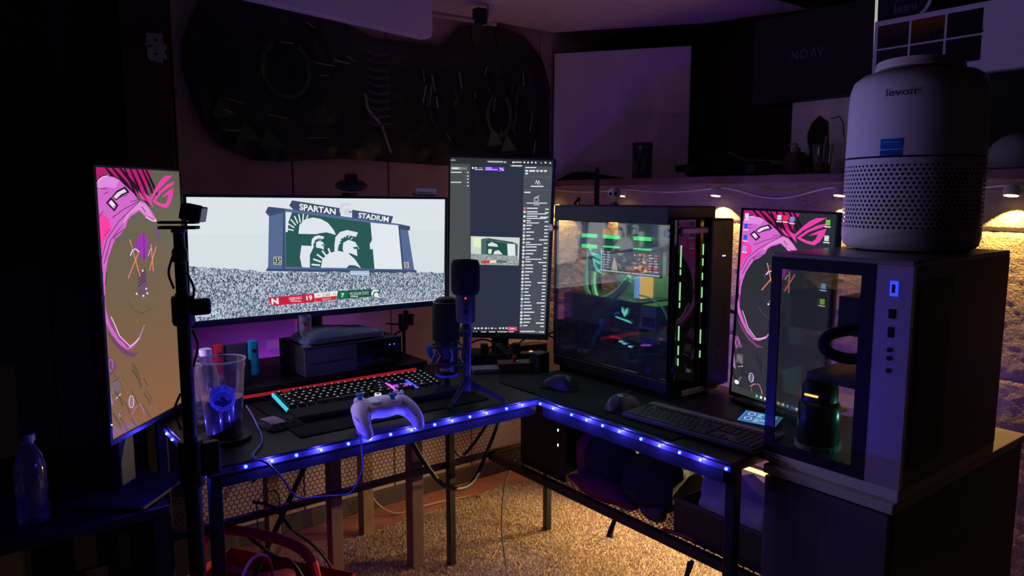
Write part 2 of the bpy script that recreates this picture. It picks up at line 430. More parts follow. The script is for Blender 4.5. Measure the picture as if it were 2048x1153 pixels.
# ------------------------------------------------------------------ blue LED strip on the desk edge
M_TAPE = mat('white led tape', (.35, .35, .38), .5)
M_BLUE = glow('blue led', (.010, .016, 1.), LED_STRENGTH)
LS = thing('led_strip', 'strip of glowing blue lights stuck along the desk edge', 'light strip')
TM = mat('black tape carrier', (.10, .10, .12), .35)
MB().box(-.885, .0, .0165, .0195, DT - .017, DT - .005).build('tape', TM, LS)
MB().box(-.0045, -.0010, -.622, .016, DT - .019, DT - .007).build('tape', TM, LS)
MB().box(-.8895, -.8860, .02, .40, DT - .019, DT - .007).build('tape', TM, LS)
led0 = MB().ball((0, 0, 0), .0036, 10, 6).build('led', M_BLUE, LS, smooth=False)
pos = [(-.8915, y, DT - .012) for y in (.357, .303, .158, .101, .034)]
pos += [(x, .0145, DT - .010) for x in (-.811, -.755, -.70, -.643, -.576, -.521, -.466, -.409, -.342, -.29, -.235, -.182, -.115, -.061)]
pos += [(-.0065, y, DT - .013) for y in (.003, -.053, -.126, -.184, -.242, -.301, -.371, -.429, -.487, -.545, -.612)]
for i, p in enumerate(pos):
    o = led0 if i == 0 else led0.copy()
    if i: COL.objects.link(o)
    o.location = p

for i, p in enumerate(pos):
    if i % 2 == 0: light('led_light', 'POINT', EDGE_GLOW_W / 14, (.05, .045, 1.), (p[0] - (.012 if abs(p[1]) > .02 or p[0] < -.8 else 0), p[1] - (.012 if .01 < p[1] < .02 else 0), p[2] + .002), LS, shadow_soft_size=0.)
# accent strips behind things
def strip_light(name, label, x0, x1, y0, y1, z0, z1, col, s, mname):
    t = thing(name, label, 'light strip'); MB().box(x0, x1, y0, y1, z0, z1).build('diffuser', glow(mname, col, s), t)
    return t
strip_light('accent_strip', 'purple glowing strip along the wall behind the wide monitor', -.60, .0, 1.06, 1.066, .655, .675, (.30, .03, 1.), PURPLE_STRENGTH, 'purple strip glow')
strip_light('accent_strip', 'violet glowing strip behind the right wing of the desk', .522, .528, -.60, .40, DT - .02, DT - .004, (.16, .03, 1.), VIOLET_STRENGTH, 'violet strip glow')

# added warm fill bar lighting the carpet from behind the right wing
t = thing('light_bar', 'added warm fill bar on low posts behind the right wing of the desk', 'lamp', (.86, .10, .0))
MB().box(-.012, .012, -.42, .42, .36, .38).build('housing', BLACK, t, bevel=.004)
MB().box(-.016, -.012, -.41, .41, .362, .376).build('diffuser', glow('warm fill bar glow', (1., .62, .26), 2.), t)
for y in (-.38, .38): MB().box(-.01, .01, y - .01, y + .01, .0, .36).build('post', BLKMETAL, t); MB().box(-.05, .05, y - .02, y + .02, .0, .012).build('foot', BLKMETAL, t)
for y in (-.36, 0, .36): light('fill_bar_light', 'SPOT', FILL_BAR_W / 3, (1., .66, .33), (-.018, y, .368), t, spot_size=R(150), spot_blend=.6, shadow_soft_size=.0, rot=(R(-10), R(62), 0))

# puck spots along the concrete wall and their cord
def puck(y, label):
    t = thing('puck_light', label, 'lamp', (.985, y, 1.315), group='puck lights on the concrete wall')
    MB().box(-.006, .0, -.033, .033, .012, .024).build('bracket', WHITEP, t, bevel=.002)
    Mx = Matrix.Translation((-.03, 0, 0)) @ Matrix.Rotation(R(10), 4, 'Y')
    MB(Mx).lathe([(.004, .016), (.018, .013), (.021, .0), (.019, -.012), (.0175, -.0125)], 18).build('lamp_head', WHITEP, t, smooth=True)
    MB(Mx).lathe([(.0168, -.0122), (.0165, -.0138)], 18).build('lens', glow('warm lens', (1., .62, .22), 6.), t)
    light('puck_spot', 'SPOT', PUCK_W * 12, (1., .54, .13), (-.032, 0, -.018), t, spot_size=R(96), spot_blend=.12, shadow_soft_size=.004, rot=(0, R(-5), 0))
    return t
for y, l in ((1.085, 'white puck light by the room corner, behind the upright chat monitor'), (.633, 'white puck light above the open tower, beside the skull figure'),
             (.159, 'white puck light on the wall between the open tower and right monitor'), (-.31, 'white puck light hidden behind the white air purifier'), (-.78, 'white puck light at the right edge of the photo')):
    puck(y, l)
cord = []
for a, b, sag in ((1.15, 1.085, .004), (1.085, .633, .012), (.633, .159, .014), (.159, -.31, .035), (-.31, -.78, .015), (-.78, -1.2, .02)):
    for q in range(8):
        s = q / 8; cord.append((.976 - .004 * math.sin(s * 9), a + (b - a) * s, 1.333 - sag * math.sin(math.pi * s) * (1 if sag < .03 else math.sin(math.pi * s) * 1.1)))
tag(MB().tube(cord, .0045, 6).build('light_cable', WHITEP, smooth=True), 'white cord running along the wall from puck light to puck light', 'cable')

# ------------------------------------------------------------------ monitors
GLOW = iter([(SCREEN_W[0], (.66, .42, 1.)), (SCREEN_W[1], (.8, .5, 1.)), (SCREEN_W[2], (.40, .38, 1.)), (SCREEN_W[3], (.7, .75, 1.))])
def monitor(name, label, c, yaw, tilt, roll, W, H, paint, zbase, bez=(.008, .008, .008, .014), depth=.03, neck_back=.09, base='slab', marks=None):
    """c: centre of the picture; W x H picture size; bez: left, right, top, bottom"""
    t = thing(name, label, 'monitor', (c[0], c[1], zbase), R(yaw))
    Rm = Matrix.Translation((0, 0, c[2] - zbase)) @ Matrix.Rotation(R(tilt), 4, 'X') @ Matrix.Rotation(R(roll), 4, 'Y')
    l, r, tp, b = bez; x0, x1, z0, z1 = -W / 2 - l, W / 2 + r, -H / 2 - b, H / 2 + tp
    MB(Rm).box(x0, x1, .004, depth, z0, z1).box(-W * .32, W * .32, depth, depth + .03, -H * .3, H * .3).build('housing', BLACK, t, bevel=.004)
    MB(Rm).box(x0, -W / 2, -.002, .006, z0, z1).box(W / 2, x1, -.002, .006, z0, z1).box(-W / 2, W / 2, -.002, .006, H / 2, z1).box(-W / 2, W / 2, -.002, .006, z0, -H / 2).build('bezel', GREYP if name == 'portrait_display' else BLACK, t, bevel=.001, seg=1)
    MB(Rm).box(-W / 2, W / 2, .0025, .0045, -H / 2, H / 2).build('screen_panel', BLACKM, t)
    paint.build('screen', lambda x, y, o: Rm @ Vector((-W / 2 + x * W, .0022 - o, H / 2 - y * H)), t, LIT)
    gw, gc = next(GLOW)
    for gx, gz in ((-.3, -.25), (.3, -.25), (-.3, .25), (.3, .25)):
        a_ = light('screen_boost', 'SPOT', gw, gc, (0, 0, 0), t, spot_size=R(178), spot_blend=1., shadow_soft_size=0.); a_.visible_glossy = False; a_.matrix_local = Rm @ Matrix.Translation((gx * W, -.012, gz * H)) @ Matrix.Rotation(R(-90), 4, 'X')
    nb = depth + neck_back; ztop = c[2] - zbase
    MB().box(-.03, .03, nb - .02, nb + .012, .01, ztop + .03).build('stand_neck', BLACK, t, bevel=.004)
    MB(Rm).box(-.04, .04, depth + .02, nb - .01, -.03, .03).build('mount', BLACK, t, bevel=.003)
    if base == 'slab': MB().box(-.11, .11, nb - .12, nb + .07, .0, .012).build('stand_base', BLACK, t, bevel=.005)
    return t, Rm

# --- the hooded figure wallpaper, canvas 0..1 x 0..1, traced in its own plane
def wallpaper(bg0, bg1, bright=1., icons=False):
    A = homog([(69.2, 61.5), (738, 83), (799.7, 1843.7), (219.2, 2149.4)], [(0, 0), (1, 0), (1, 1), (0, 1)])
    p = Paint(lambda x, y: (min(1, max(0, A(x, y)[0])), min(1, max(0, A(x, y)[1]))))
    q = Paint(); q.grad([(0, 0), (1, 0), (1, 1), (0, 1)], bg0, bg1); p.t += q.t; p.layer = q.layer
    B = lambda pts: [(x + 38.45, y + 1076.6) for x, y in pts]
    k = lambda c: tuple(x * bright for x in c)
    MAG, DK_, PINK, HOT = k((196, 30, 118)), k((38, 12, 34)), k((214, 104, 206)), k((255, 62, 168))
    p.poly([(60, 55), (470, 70), (520, 85), (492, 180), (486, 330), (430, 292), (330, 200), (250, 150), (150, 112), (70, 180)], MAG)
    for x in (150, 205, 262, 300, 345, 395, 440, 470):
        p.poly([(x, 60), (x + 20, 60), (x + 130, 190), (x + 250, 380), (x + 215, 350), (x + 100, 200)], DK_) if x < 300 else p.poly([(x, 66), (x + 14, 66), (x + 70, 190), (x + 105, 290), (x + 88, 290)], DK_)
    for i in range(26):
        p.stroke([(70 + i * 17, 58), (70 + i * 17 - 60, 150 + i * 3)], 2.2, DK_)
    # hood
    p.poly([(60, 200), (100, 150), (150, 125), (220, 135), (265, 155), (300, 190), (330, 215), (380, 265), (420, 325), (470, 345), (510, 400), (545, 460), (552, 490), (520, 490), (470, 460), (420, 410), (395, 430), (355, 455), (330, 490), (318, 540), (270, 610), (235, 640), (205, 720), (180, 800), (165, 900), (160, 1000), (163, 1100), (165, 1153)] + B([(135, 140), (165, 200), (215, 300), (260, 360), (310, 388), (375, 330), (420, 240), (380, 340), (330, 400), (290, 412), (230, 372), (170, 292), (125, 205), (112, 130), (100, 70), (98, 0)]) + [(118, 850), (90, 600), (70, 400)], PINK)
    p.poly([(85, 420), (110, 430), (190, 480), (205, 560), (150, 650), (125, 770), (105, 640)], HOT)
    p.poly([(140, 132), (220, 142), (262, 165), (240, 230), (150, 220), (95, 240), (85, 195)], k((226, 140, 226)))
    p.poly([(420, 335), (470, 355), (505, 405), (535, 465), (470, 440), (420, 400), (350, 440), (300, 520), (250, 580), (330, 430)], k((232, 140, 216)))
    p.poly(B([(98, 0), (135, 140), (215, 300), (290, 400), (310, 388), (230, 340), (165, 230), (128, 120), (122, 0)]), k((150, 70, 150)))
    for s in ([(80, 235), (105, 232)], [(115, 236), (168, 238)], [(210, 470), (300, 400), (420, 330)], [(130, 800), (170, 640), (260, 500), (420, 335)], [(150, 830), (200, 650), (300, 510)],
              [(100, 480), (140, 420)], [(235, 640), (225, 625), (300, 560)], [(180, 260), (145, 280)], [(250, 310), (330, 280)], [(140, 900), (140, 1000), (150, 1150)], [(172, 900), (160, 1000)], [(350, 340), (410, 320)], [(440, 375), (470, 420)]):
        p.stroke(s, 5, k((40, 14, 40)))
    p.stroke([(70, 200), (100, 150), (150, 125), (220, 135), (265, 158), (300, 193), (380, 268), (425, 330)], 7, k((30, 10, 30)))
    p.stroke([(545, 470), (552, 492), (520, 488), (470, 458)], 7, k((250, 230, 250)))
    p.stroke([(95, 180), (130, 140), (180, 128)], 5, k((250, 225, 250)))
    for i in range(3): p.stroke([(150 + 14 * i, 600 - 18 * i), (165 + 14 * i, 615 - 18 * i)], 4, k((40, 10, 40)))
    # strap and buckle
    p.poly([(205, 300), (245, 250), (310, 215), (345, 262), (285, 290), (240, 330)], k((26, 12, 28)))
    p.poly([(218, 302), (250, 264), (303, 234), (322, 258), (280, 278), (240, 318)], k((235, 215, 235)))
    p.poly([(160, 352), (198, 302), (258, 368), (226, 420)], k((24, 10, 26))); p.poly([(176, 352), (199, 324), (240, 370), (224, 400)], k((220, 130, 210)))
    p.poly([(186, 348), (206, 330), (230, 364), (214, 386)], k((244, 236, 244)))
    # emblem on the wallpaper
    RG = k((232, 66, 168))
    p.poly([(685, 115), (625, 122), (585, 160), (545, 225), (508, 300), (455, 258), (490, 330), (530, 385), (514, 325), (560, 250), (620, 185), (665, 138)], RG)
    p.poly([(700, 163), (640, 190), (578, 250), (522, 332), (560, 360), (600, 378), (638, 383), (664, 345), (684, 280), (692, 214), (645, 246), (592, 300), (648, 276), (640, 325), (622, 350), (596, 348), (548, 326), (594, 262), (645, 222), (690, 192)], RG)
    p.poly([(412, 242), (478, 332), (440, 312), (420, 282)], RG)
    # face
    p.poly([(440, 585), (400, 640), (390, 700), (412, 730), (440, 790), (460, 812), (485, 720), (492, 660), (470, 600)], k((158, 48, 176)))
    p.stroke([(455, 590), (458, 800)], 4, k((60, 10, 80)))
    p.poly([(555, 500), (578, 590), (568, 650), (552, 560)], k((120, 70, 140)))
    p.poly([(440, 878), (466, 890), (474, 960), (492, 1055), (450, 1082), (398, 1062), (412, 980), (430, 920)], k((112, 78, 106)))
    for i in range(5): p.stroke([(405, 1010 - 26 * i), (470, 955 - 22 * i)], 5, k((50, 34, 48)))
    for x, y in ((400, 1065), (472, 1025), (480, 1060), (450, 1080), (445, 885)): p.disc(x, y, 7, 9, k((240, 225, 236)))
    X_ = k((226, 132, 116))
    for a, b in (((345, 640), (425, 930)), ((415, 740), (333, 947)), ((510, 676), (527, 887)), ((549, 695), (497, 882))): p.stroke([a, b], 8, X_)
    p.stroke([(350, 770), (365, 728), (390, 714), (418, 738)], 9, k((240, 205, 222))); p.stroke([(488, 770), (500, 725), (516, 706)], 6, k((236, 190, 206)))
    p.ring(390, 790, 48, 90, 3, k((120, 56, 140)), 150, 290)
    # hem and lower details
    p.stroke(B([(165, 165), (190, 215), (230, 310), (310, 388), (350, 360), (380, 322)]), 6, k((250, 226, 250)))
    p.stroke(B([(378, 322), (420, 225)]), 3, k((200, 170, 190)))
    p.poly(B([(135, 475), (160, 455), (215, 545), (160, 612), (138, 560)]), k((122, 74, 120))); p.ring(*B([(165, 530)])[0], 16, 45, 5, k((196, 120, 190)))
    p.poly(B([(175, 655), (225, 618), (240, 720), (190, 745)]), k((104, 84, 96)))
    for i in range(6): p.stroke(B([(178, 668 + 14 * i), (234, 640 + 14 * i)]), 3, k((170, 150, 160)))
    p.stroke(B([(200, 782), (242, 740)]), 6, k((240, 226, 226))); p.poly(B([(146, 668), (188, 820), (156, 812)]), k((160, 120, 176)))
    p.ring(*B([(320, 797)])[0], 17, 44, 7, k((216, 190, 226))); p.ring(*B([(320, 797)])[0], 7, 22, 4, k((170, 140, 210)))
    p.stroke(B([(322, 892), (345, 845), (380, 812), (405, 840), (415, 880)]), 9, k((180, 108, 150))); p.stroke(B([(330, 900), (352, 950)]), 6, k((150, 96, 130))); p.stroke(B([(415, 880), (400, 930)]), 5, k((150, 96, 130)))
    p.stroke(B([(228, 880), (240, 915)]), 4, k((200, 170, 190))); p.stroke(B([(238, 860), (250, 900)]), 4, k((200, 170, 190)))
    p.stroke(B([(175, 925), (180, 1000), (190, 1040)]), 4, k((160, 110, 150)))
    jk = random.Random(3); base_c = [(a * .62 + b * .38) for a, b in zip(bg0, bg1)]
    for i in range(34):
        x, y = jk.uniform(150, 470), jk.uniform(1560, 2050); l = jk.uniform(40, 150); c = jk.choice([.78, .86, .92, 1.10])
        p.stroke([(x, y), (x + l * .35, y + l * .55), (x + l * .5, y + l)], jk.uniform(4, 12), tuple(min(255, v * c) for v in base_c))
    p.poly(B([(120, 260), (180, 360), (250, 440), (330, 470), (380, 430), (330, 440), (260, 410), (190, 330)]), k((110, 70, 106)))
    for sx in (390, 520):
        p.stroke([(sx - 40, 700), (sx - 10, 660), (sx + 30, 690)], 4, k((120, 70, 130)))
    p.stroke([(330, 1130), (380, 1190), (440, 1215), (500, 1180)], 5, k((92, 70, 86)))
    if icons:
        p.xf = None
        for (x, y, c) in ((.045, .03, (220, 220, 235)), (.045, .085, (40, 90, 220)), (.045, .145, (40, 90, 220)), (.045, .205, (120, 170, 230)), (.42, .03, (200, 220, 220)), (.49, .03, (230, 50, 70)), (.56, .035, (90, 150, 220)),
                          (.92, .04, (120, 190, 60)), (.92, .115, (210, 215, 220)), (.92, .19, (120, 190, 60)), (.93, .345, (110, 170, 230)), (.93, .42, (150, 200, 60))):
            p.rect(x - .022, y - .014, x + .022, y + .012, c); p.rect(x - .03, y + .017, x + .03, y + .022, (235, 235, 240))
        p.rect(0, .963, 1, 1, (58, 60, 62))
        for i, c in enumerate(((60, 200, 190), (240, 240, 240), (230, 235, 240), (200, 220, 250), (245, 245, 245), (240, 200, 90), (230, 240, 250), (90, 190, 230), (60, 120, 230), (240, 240, 240))):
            p.rect(.30 + .05 * i, .974, .325 + .05 * i, .988, c)
        p.rect(.90, .976, .95, .986, (230, 230, 230)); p.disc(.06, .94, .03, .012, (235, 235, 240))
    return p

t, Rm = monitor('portrait_monitor', 'upright monitor showing a pink hooded figure, left of the wide monitor', (-.907, .384, 1.064), 47.9, .6, -.3, .336, .597, wallpaper((92, 94, 78), (140, 96, 66), .98), .571, bez=(.010, .006, .006, .012), neck_back=.07)  # viewing-angle glow of the panel is put into the backdrop colours
b = Paint(); b.ring(0, 0, .006, .006, .0012, (120, 125, 130)); b.stroke([(-.002, .004), (.001, -.004)], .001, (150, 155, 160)); b.stroke([(.001, .004), (.004, -.002)], .001, (150, 155, 160))
b.build('maker_badge', lambda x, y, o: Rm @ Vector((-.1735 + x, -.0022 - o, .02 + y)), t, INK)
MB(Rm).ball((-.1725, -.003, -.262), .0016, 8, 6).build('power_light', glow('white indicator', (.7, .75, 1), 3.), t)

monitor('portrait_monitor', 'upright monitor with pink hooded figure and icons, partly behind the white case', (.418, -.455, 1.007), -98.0, -.8, 1.3, .290, .507, wallpaper((40, 44, 50), (52, 50, 58), 1., True), DT, bez=(.007, .007, .006, .012), depth=.018, neck_back=.06)

# --- the stadium broadcast
def stadium():
    A = homog([(40, 152), (1853, 175), (1845, 868), (77, 1027)], [(0, 0), (1, 0), (1, 1), (0, 1)])
    p = Paint(); p.rect(0, 0, 1, 1, (214, 224, 229)); p.rect(0, 0, 1, .3, (220, 228, 233)); p.xf = lambda x, y: tuple(min(1, max(0, q)) for q in A(x, y))
    BL, BD, GR, WH = (86, 106, 146), (62, 76, 110), (42, 88, 84), (222, 230, 236)
    p.poly([(622, 222), (740, 235), (1540, 345), (1612, 360), (1612, 385), (1598, 390), (1640, 655), (1655, 682), (612, 664), (622, 640), (628, 285), (602, 262)], BL)
    p.poly([(602, 262), (622, 222), (740, 236), (730, 262), (628, 288)], BD); p.poly([(1535, 350), (1612, 362), (1606, 392), (1540, 380)], BD)
    p.poly([(728, 240), (738, 240), (742, 660), (722, 660)], BD); p.poly([(1528, 352), (1540, 352), (1572, 660), (1556, 660)], BD)
    p.poly([(770, 215), (790, 178), (1130, 235), (1130, 290), (800, 244)], BD); p.poly([(1210, 245), (1496, 292), (1480, 338), (1210, 302)], BD)
    p.poly([(745, 256), (1340, 338), (1366, 656), (748, 642)], GR); p.poly([(1338, 335), (1530, 354), (1558, 658), (1366, 656)], (226, 233, 238))
    p.text('SPARTAN', [(842, 200), (1097, 238), (1095, 280), (842, 246)], (238, 240, 236), .03); p.text('STADIUM', [(1256, 264), (1467, 295), (1462, 333), (1253, 302)], (238, 240, 236), .03)
    def helm(x, y, s, wh=WH, dk=GR):
        f = lambda pts: [(x + a * s, y + b * s) for a, b in pts]
        p.poly(f([(0, 110), (8, 45), (40, 10), (90, -4), (165, 14), (150, 44), (95, 32), (48, 55), (30, 105), (20, 155)]), wh)
        for i in range(6):
            an = R(185 + i * 26); p.stroke(f([(85 + 40 * math.cos(an), 92 + 44 * math.sin(an)), (85 + 62 * math.cos(an), 92 + 60 * math.sin(an))]), 6 * s, wh)
        p.poly(f([(58, 130), (62, 85), (100, 64), (145, 80), (175, 130), (156, 126), (160, 178), (120, 160), (66, 152)]), wh); p.poly(f([(128, 116), (160, 112), (172, 128), (140, 128)]), dk)
    # pictures on the big board
    p.poly([(745, 258), (790, 262), (765, 330), (760, 398), (745, 402)], WH)
    for i in range(7):
        an = R(190 + 17 * i); p.stroke([(860 + 60 * math.cos(an), 400 + 68 * math.sin(an)), (860 + 110 * math.cos(an), 400 + 128 * math.sin(an))], 9, WH)
    p.poly([(835, 412), (842, 350), (880, 312), (935, 298), (990, 308), (1040, 335), (1080, 382), (1098, 420), (1030, 402), (985, 408), (960, 415)], WH)
    helm(925, 425, .55); helm(1086, 390, 1.0)
    p.poly([(856, 494), (945, 498), (915, 560), (915, 648), (860, 645), (845, 575)], WH)
    for i in range(6):
        an = R(186 + 17 * i); p.stroke([(1090 + 105 * math.cos(an), 640 + 82 * math.sin(an)), (1090 + 165 * math.cos(an), 640 + 132 * math.sin(an))], 12, WH)
    p.poly([(992, 648), (1002, 590), (1045, 548), (1110, 530), (1180, 545), (1230, 590), (1272, 652), (1230, 632), (1190, 630), (1170, 650)], WH); helm(1086, 390, 1.0)
    p.poly([(1335, 520), (1332, 485), (1345, 460), (1352, 462), (1352, 520)], WH); helm(1120, 197, .52, (206, 214, 224), BD)
    for q, tx in (([(660, 572), (716, 572), (716, 626), (660, 626)], [(668, 580), (708, 580), (708, 617), (668, 617)]), ([(1570, 608), (1601, 610), (1604, 650), (1572, 648)], [(1575, 615), (1597, 617), (1599, 643), (1577, 641)])):
        p.poly(q, (214, 214, 196)); p.poly([(q[0][0] + 4, q[0][1] + 4), (q[1][0] - 4, q[1][1] + 4), (q[2][0] - 4, q[2][1] - 4), (q[3][0] + 4, q[3][1] - 4)], (46, 50, 66)); p.text('35', tx, (232, 226, 190))
    p.poly([(612, 655), (1655, 665), (1660, 690), (606, 672)], BD)
    # score bar
    s = Paint(p.xf); s.layer = 400
    s.poly([(617, 855), (940, 828), (950, 885), (640, 914)], (196, 34, 66)); s.poly([(940, 826), (1106, 808), (1096, 868), (950, 886)], (236, 236, 232)); s.poly([(946, 858), (1100, 842), (1094, 868), (952, 886)], (206, 40, 66))
    s.poly([(1106, 808), (1406, 795), (1392, 842), (1096, 868)], (30, 104, 80)); s.poly([(1175, 806), (1340, 797), (1336, 848), (1172, 860)], (24, 84, 66))
    s.text('N', [(640, 862), (690, 858), (694, 900), (644, 904)], (240, 236, 238), .05); s.text('NEBRASKA', [(765, 854), (855, 846), (856, 866), (766, 874)], (240, 220, 224)); s.rect(775, 876, 850, 884, (236, 170, 180))
    s.text('19', [(885, 842), (926, 838), (930, 872), (888, 876)], (245, 240, 240), .03); s.text('2:00', [(998, 828), (1052, 823), (1054, 844), (1000, 849)], (60, 60, 64))
    s.text('4th', [(958, 834), (984, 831), (985, 846), (960, 849)], (120, 116, 116)); s.text('35', [(1070, 824), (1092, 822), (1093, 838), (1071, 840)], (120, 116, 116)); s.text('2nd & 5', [(998, 860), (1056, 853), (1057, 867), (999, 874)], (240, 220, 222))
    s.text('7', [(1128, 826), (1150, 823), (1152, 850), (1130, 853)], (242, 244, 240), .03); s.text('MICHIGAN STATE', [(1190, 818), (1320, 810), (1320, 832), (1191, 840)], (206, 224, 216)); s.rect(1195, 842, 1245, 850, (180, 206, 196))
    o = p.t; p.t = s.t; p.layer = 500
    helm(1338, 798, .32, (236, 242, 238), (30, 104, 80)); s.t = p.t; p.t = o
    # rail and stand details bottom left, press box
    rl = Paint(p.xf); rl.layer = 380
    for a, b in (((80, 940), (200, 930)), ((80, 990), (200, 985)), ((120, 900), (120, 990)), ((160, 900), (165, 985)), ((205, 920), (300, 1000)), ((205, 945), (290, 1010))): rl.stroke([a, b], 6, (200, 222, 236))
    for x in range(90, 290, 26): rl.stroke([(x + 110, 925 + x * .3 - 20), (x + 112, 965 + x * .3 - 10)], 4, (210, 226, 236))
    rl.poly([(1192, 668), (1325, 668), (1322, 705), (1196, 700)], (170, 190, 214)); rl.stroke([(1196, 685), (1322, 688)], 4, (225, 232, 240))
    return p, s, rl
M_CROWD = bpy.data.materials.new('crowd on screen'); M_CROWD.use_nodes = True
nt = M_CROWD.node_tree; bs = nt.nodes['Principled BSDF']; bs.inputs['Base Color'].default_value = (.01, .01, .01, 1)
tc = nt.nodes.new('ShaderNodeTexCoord'); mp = nt.nodes.new('ShaderNodeMapping'); mp.inputs['Scale'].default_value = (1.5, 1, 1)
vo = nt.nodes.new('ShaderNodeTexVoronoi'); vo.inputs['Scale'].default_value = 210
n2 = nt.nodes.new('ShaderNodeTexNoise'); n2.inputs['Scale'].default_value = 260; n2.inputs['Detail'].default_value = 3
rp = nt.nodes.new('ShaderNodeValToRGB'); e = rp.color_ramp.elements
e[0].position = .30; e[0].color = (*lin((52, 64, 86)), 1); e[1].position = .62; e[1].color = (*lin((212, 222, 232)), 1)
x = e.new(.45); x.color = (*lin((118, 134, 160)), 1)
nt.links.new(tc.outputs['Object'], mp.inputs[0]); nt.links.new(mp.outputs[0], vo.inputs['Vector']); nt.links.new(mp.outputs[0], n2.inputs['Vector'])
bw = nt.nodes.new('ShaderNodeRGBToBW'); nt.links.new(vo.outputs['Color'], bw.inputs[0])
av = nt.nodes.new('ShaderNodeMix'); av.data_type = 'FLOAT'; av.inputs[0].default_value = .5
nt.links.new(bw.outputs[0], av.inputs[2]); nt.links.new(n2.outputs['Fac'], av.inputs[3])
nt.links.new(av.outputs[0], rp.inputs[0]); nt.links.new(rp.outputs[0], bs.inputs['Emission Color']); bs.inputs['Emission Strength'].default_value = SCREEN * .85
pic, bug, rail = stadium()
UW, Rm = monitor('ultrawide_monitor', 'wide monitor showing a stadium scoreboard above a crowd', (-.375, .542, 1.128), -.84, 1.4, .57, .797, .334, pic, DT, bez=(.009, .009, .007, .018), depth=.032, neck_back=.14, base='slab')
A = homog([(40, 152), (1853, 175), (1845, 868), (77, 1027)], [(0, 0), (1, 0), (1, 1), (0, 1)])
cp = [(40, 640)] + [(70 + 30 * i, 642 + (38 * min(1, i / 21)) + random.uniform(-7, 7)) for i in range(60)] + [(1860, 680), (1860, 860), (77, 1027), (60, 1030)]
cp = [tuple(min(1, max(0, q)) for q in A(*c)) for c in cp]
m = MB(); m.v = [tuple(Rm @ Vector((-.3985 + a * .797, .0022 - 300 * 1.2e-5, .167 - b * .334))) for a, b in cp]
m.f = [tuple(t_) for t_ in tessellate_polygon([[Vector((a, b, 0)) for a, b in cp]])]; m.mi = [0] * len(m.f)
m.build('screen_crowd', M_CROWD, UW)
bug.build('screen_caption', lambda x, y, o: Rm @ Vector((-.3985 + x * .797, .0022 - o, .167 - y * .334)), UW, LIT)

k0 = [t_ for t_ in rail.t if max(q[0] for q in t_[0]) > .4]; rail.t = [t_ for t_ in rail.t if max(q[0] for q in t_[0]) <= .4]
for nm, tt in (('screen_railing', rail.t), ('screen_press_box', k0)):
    q = Paint(); q.t = tt; q.build(nm, lambda x, y, o: Rm @ Vector((-.3985 + x * .797, .0022 - o, .167 - y * .334)), UW, LIT)

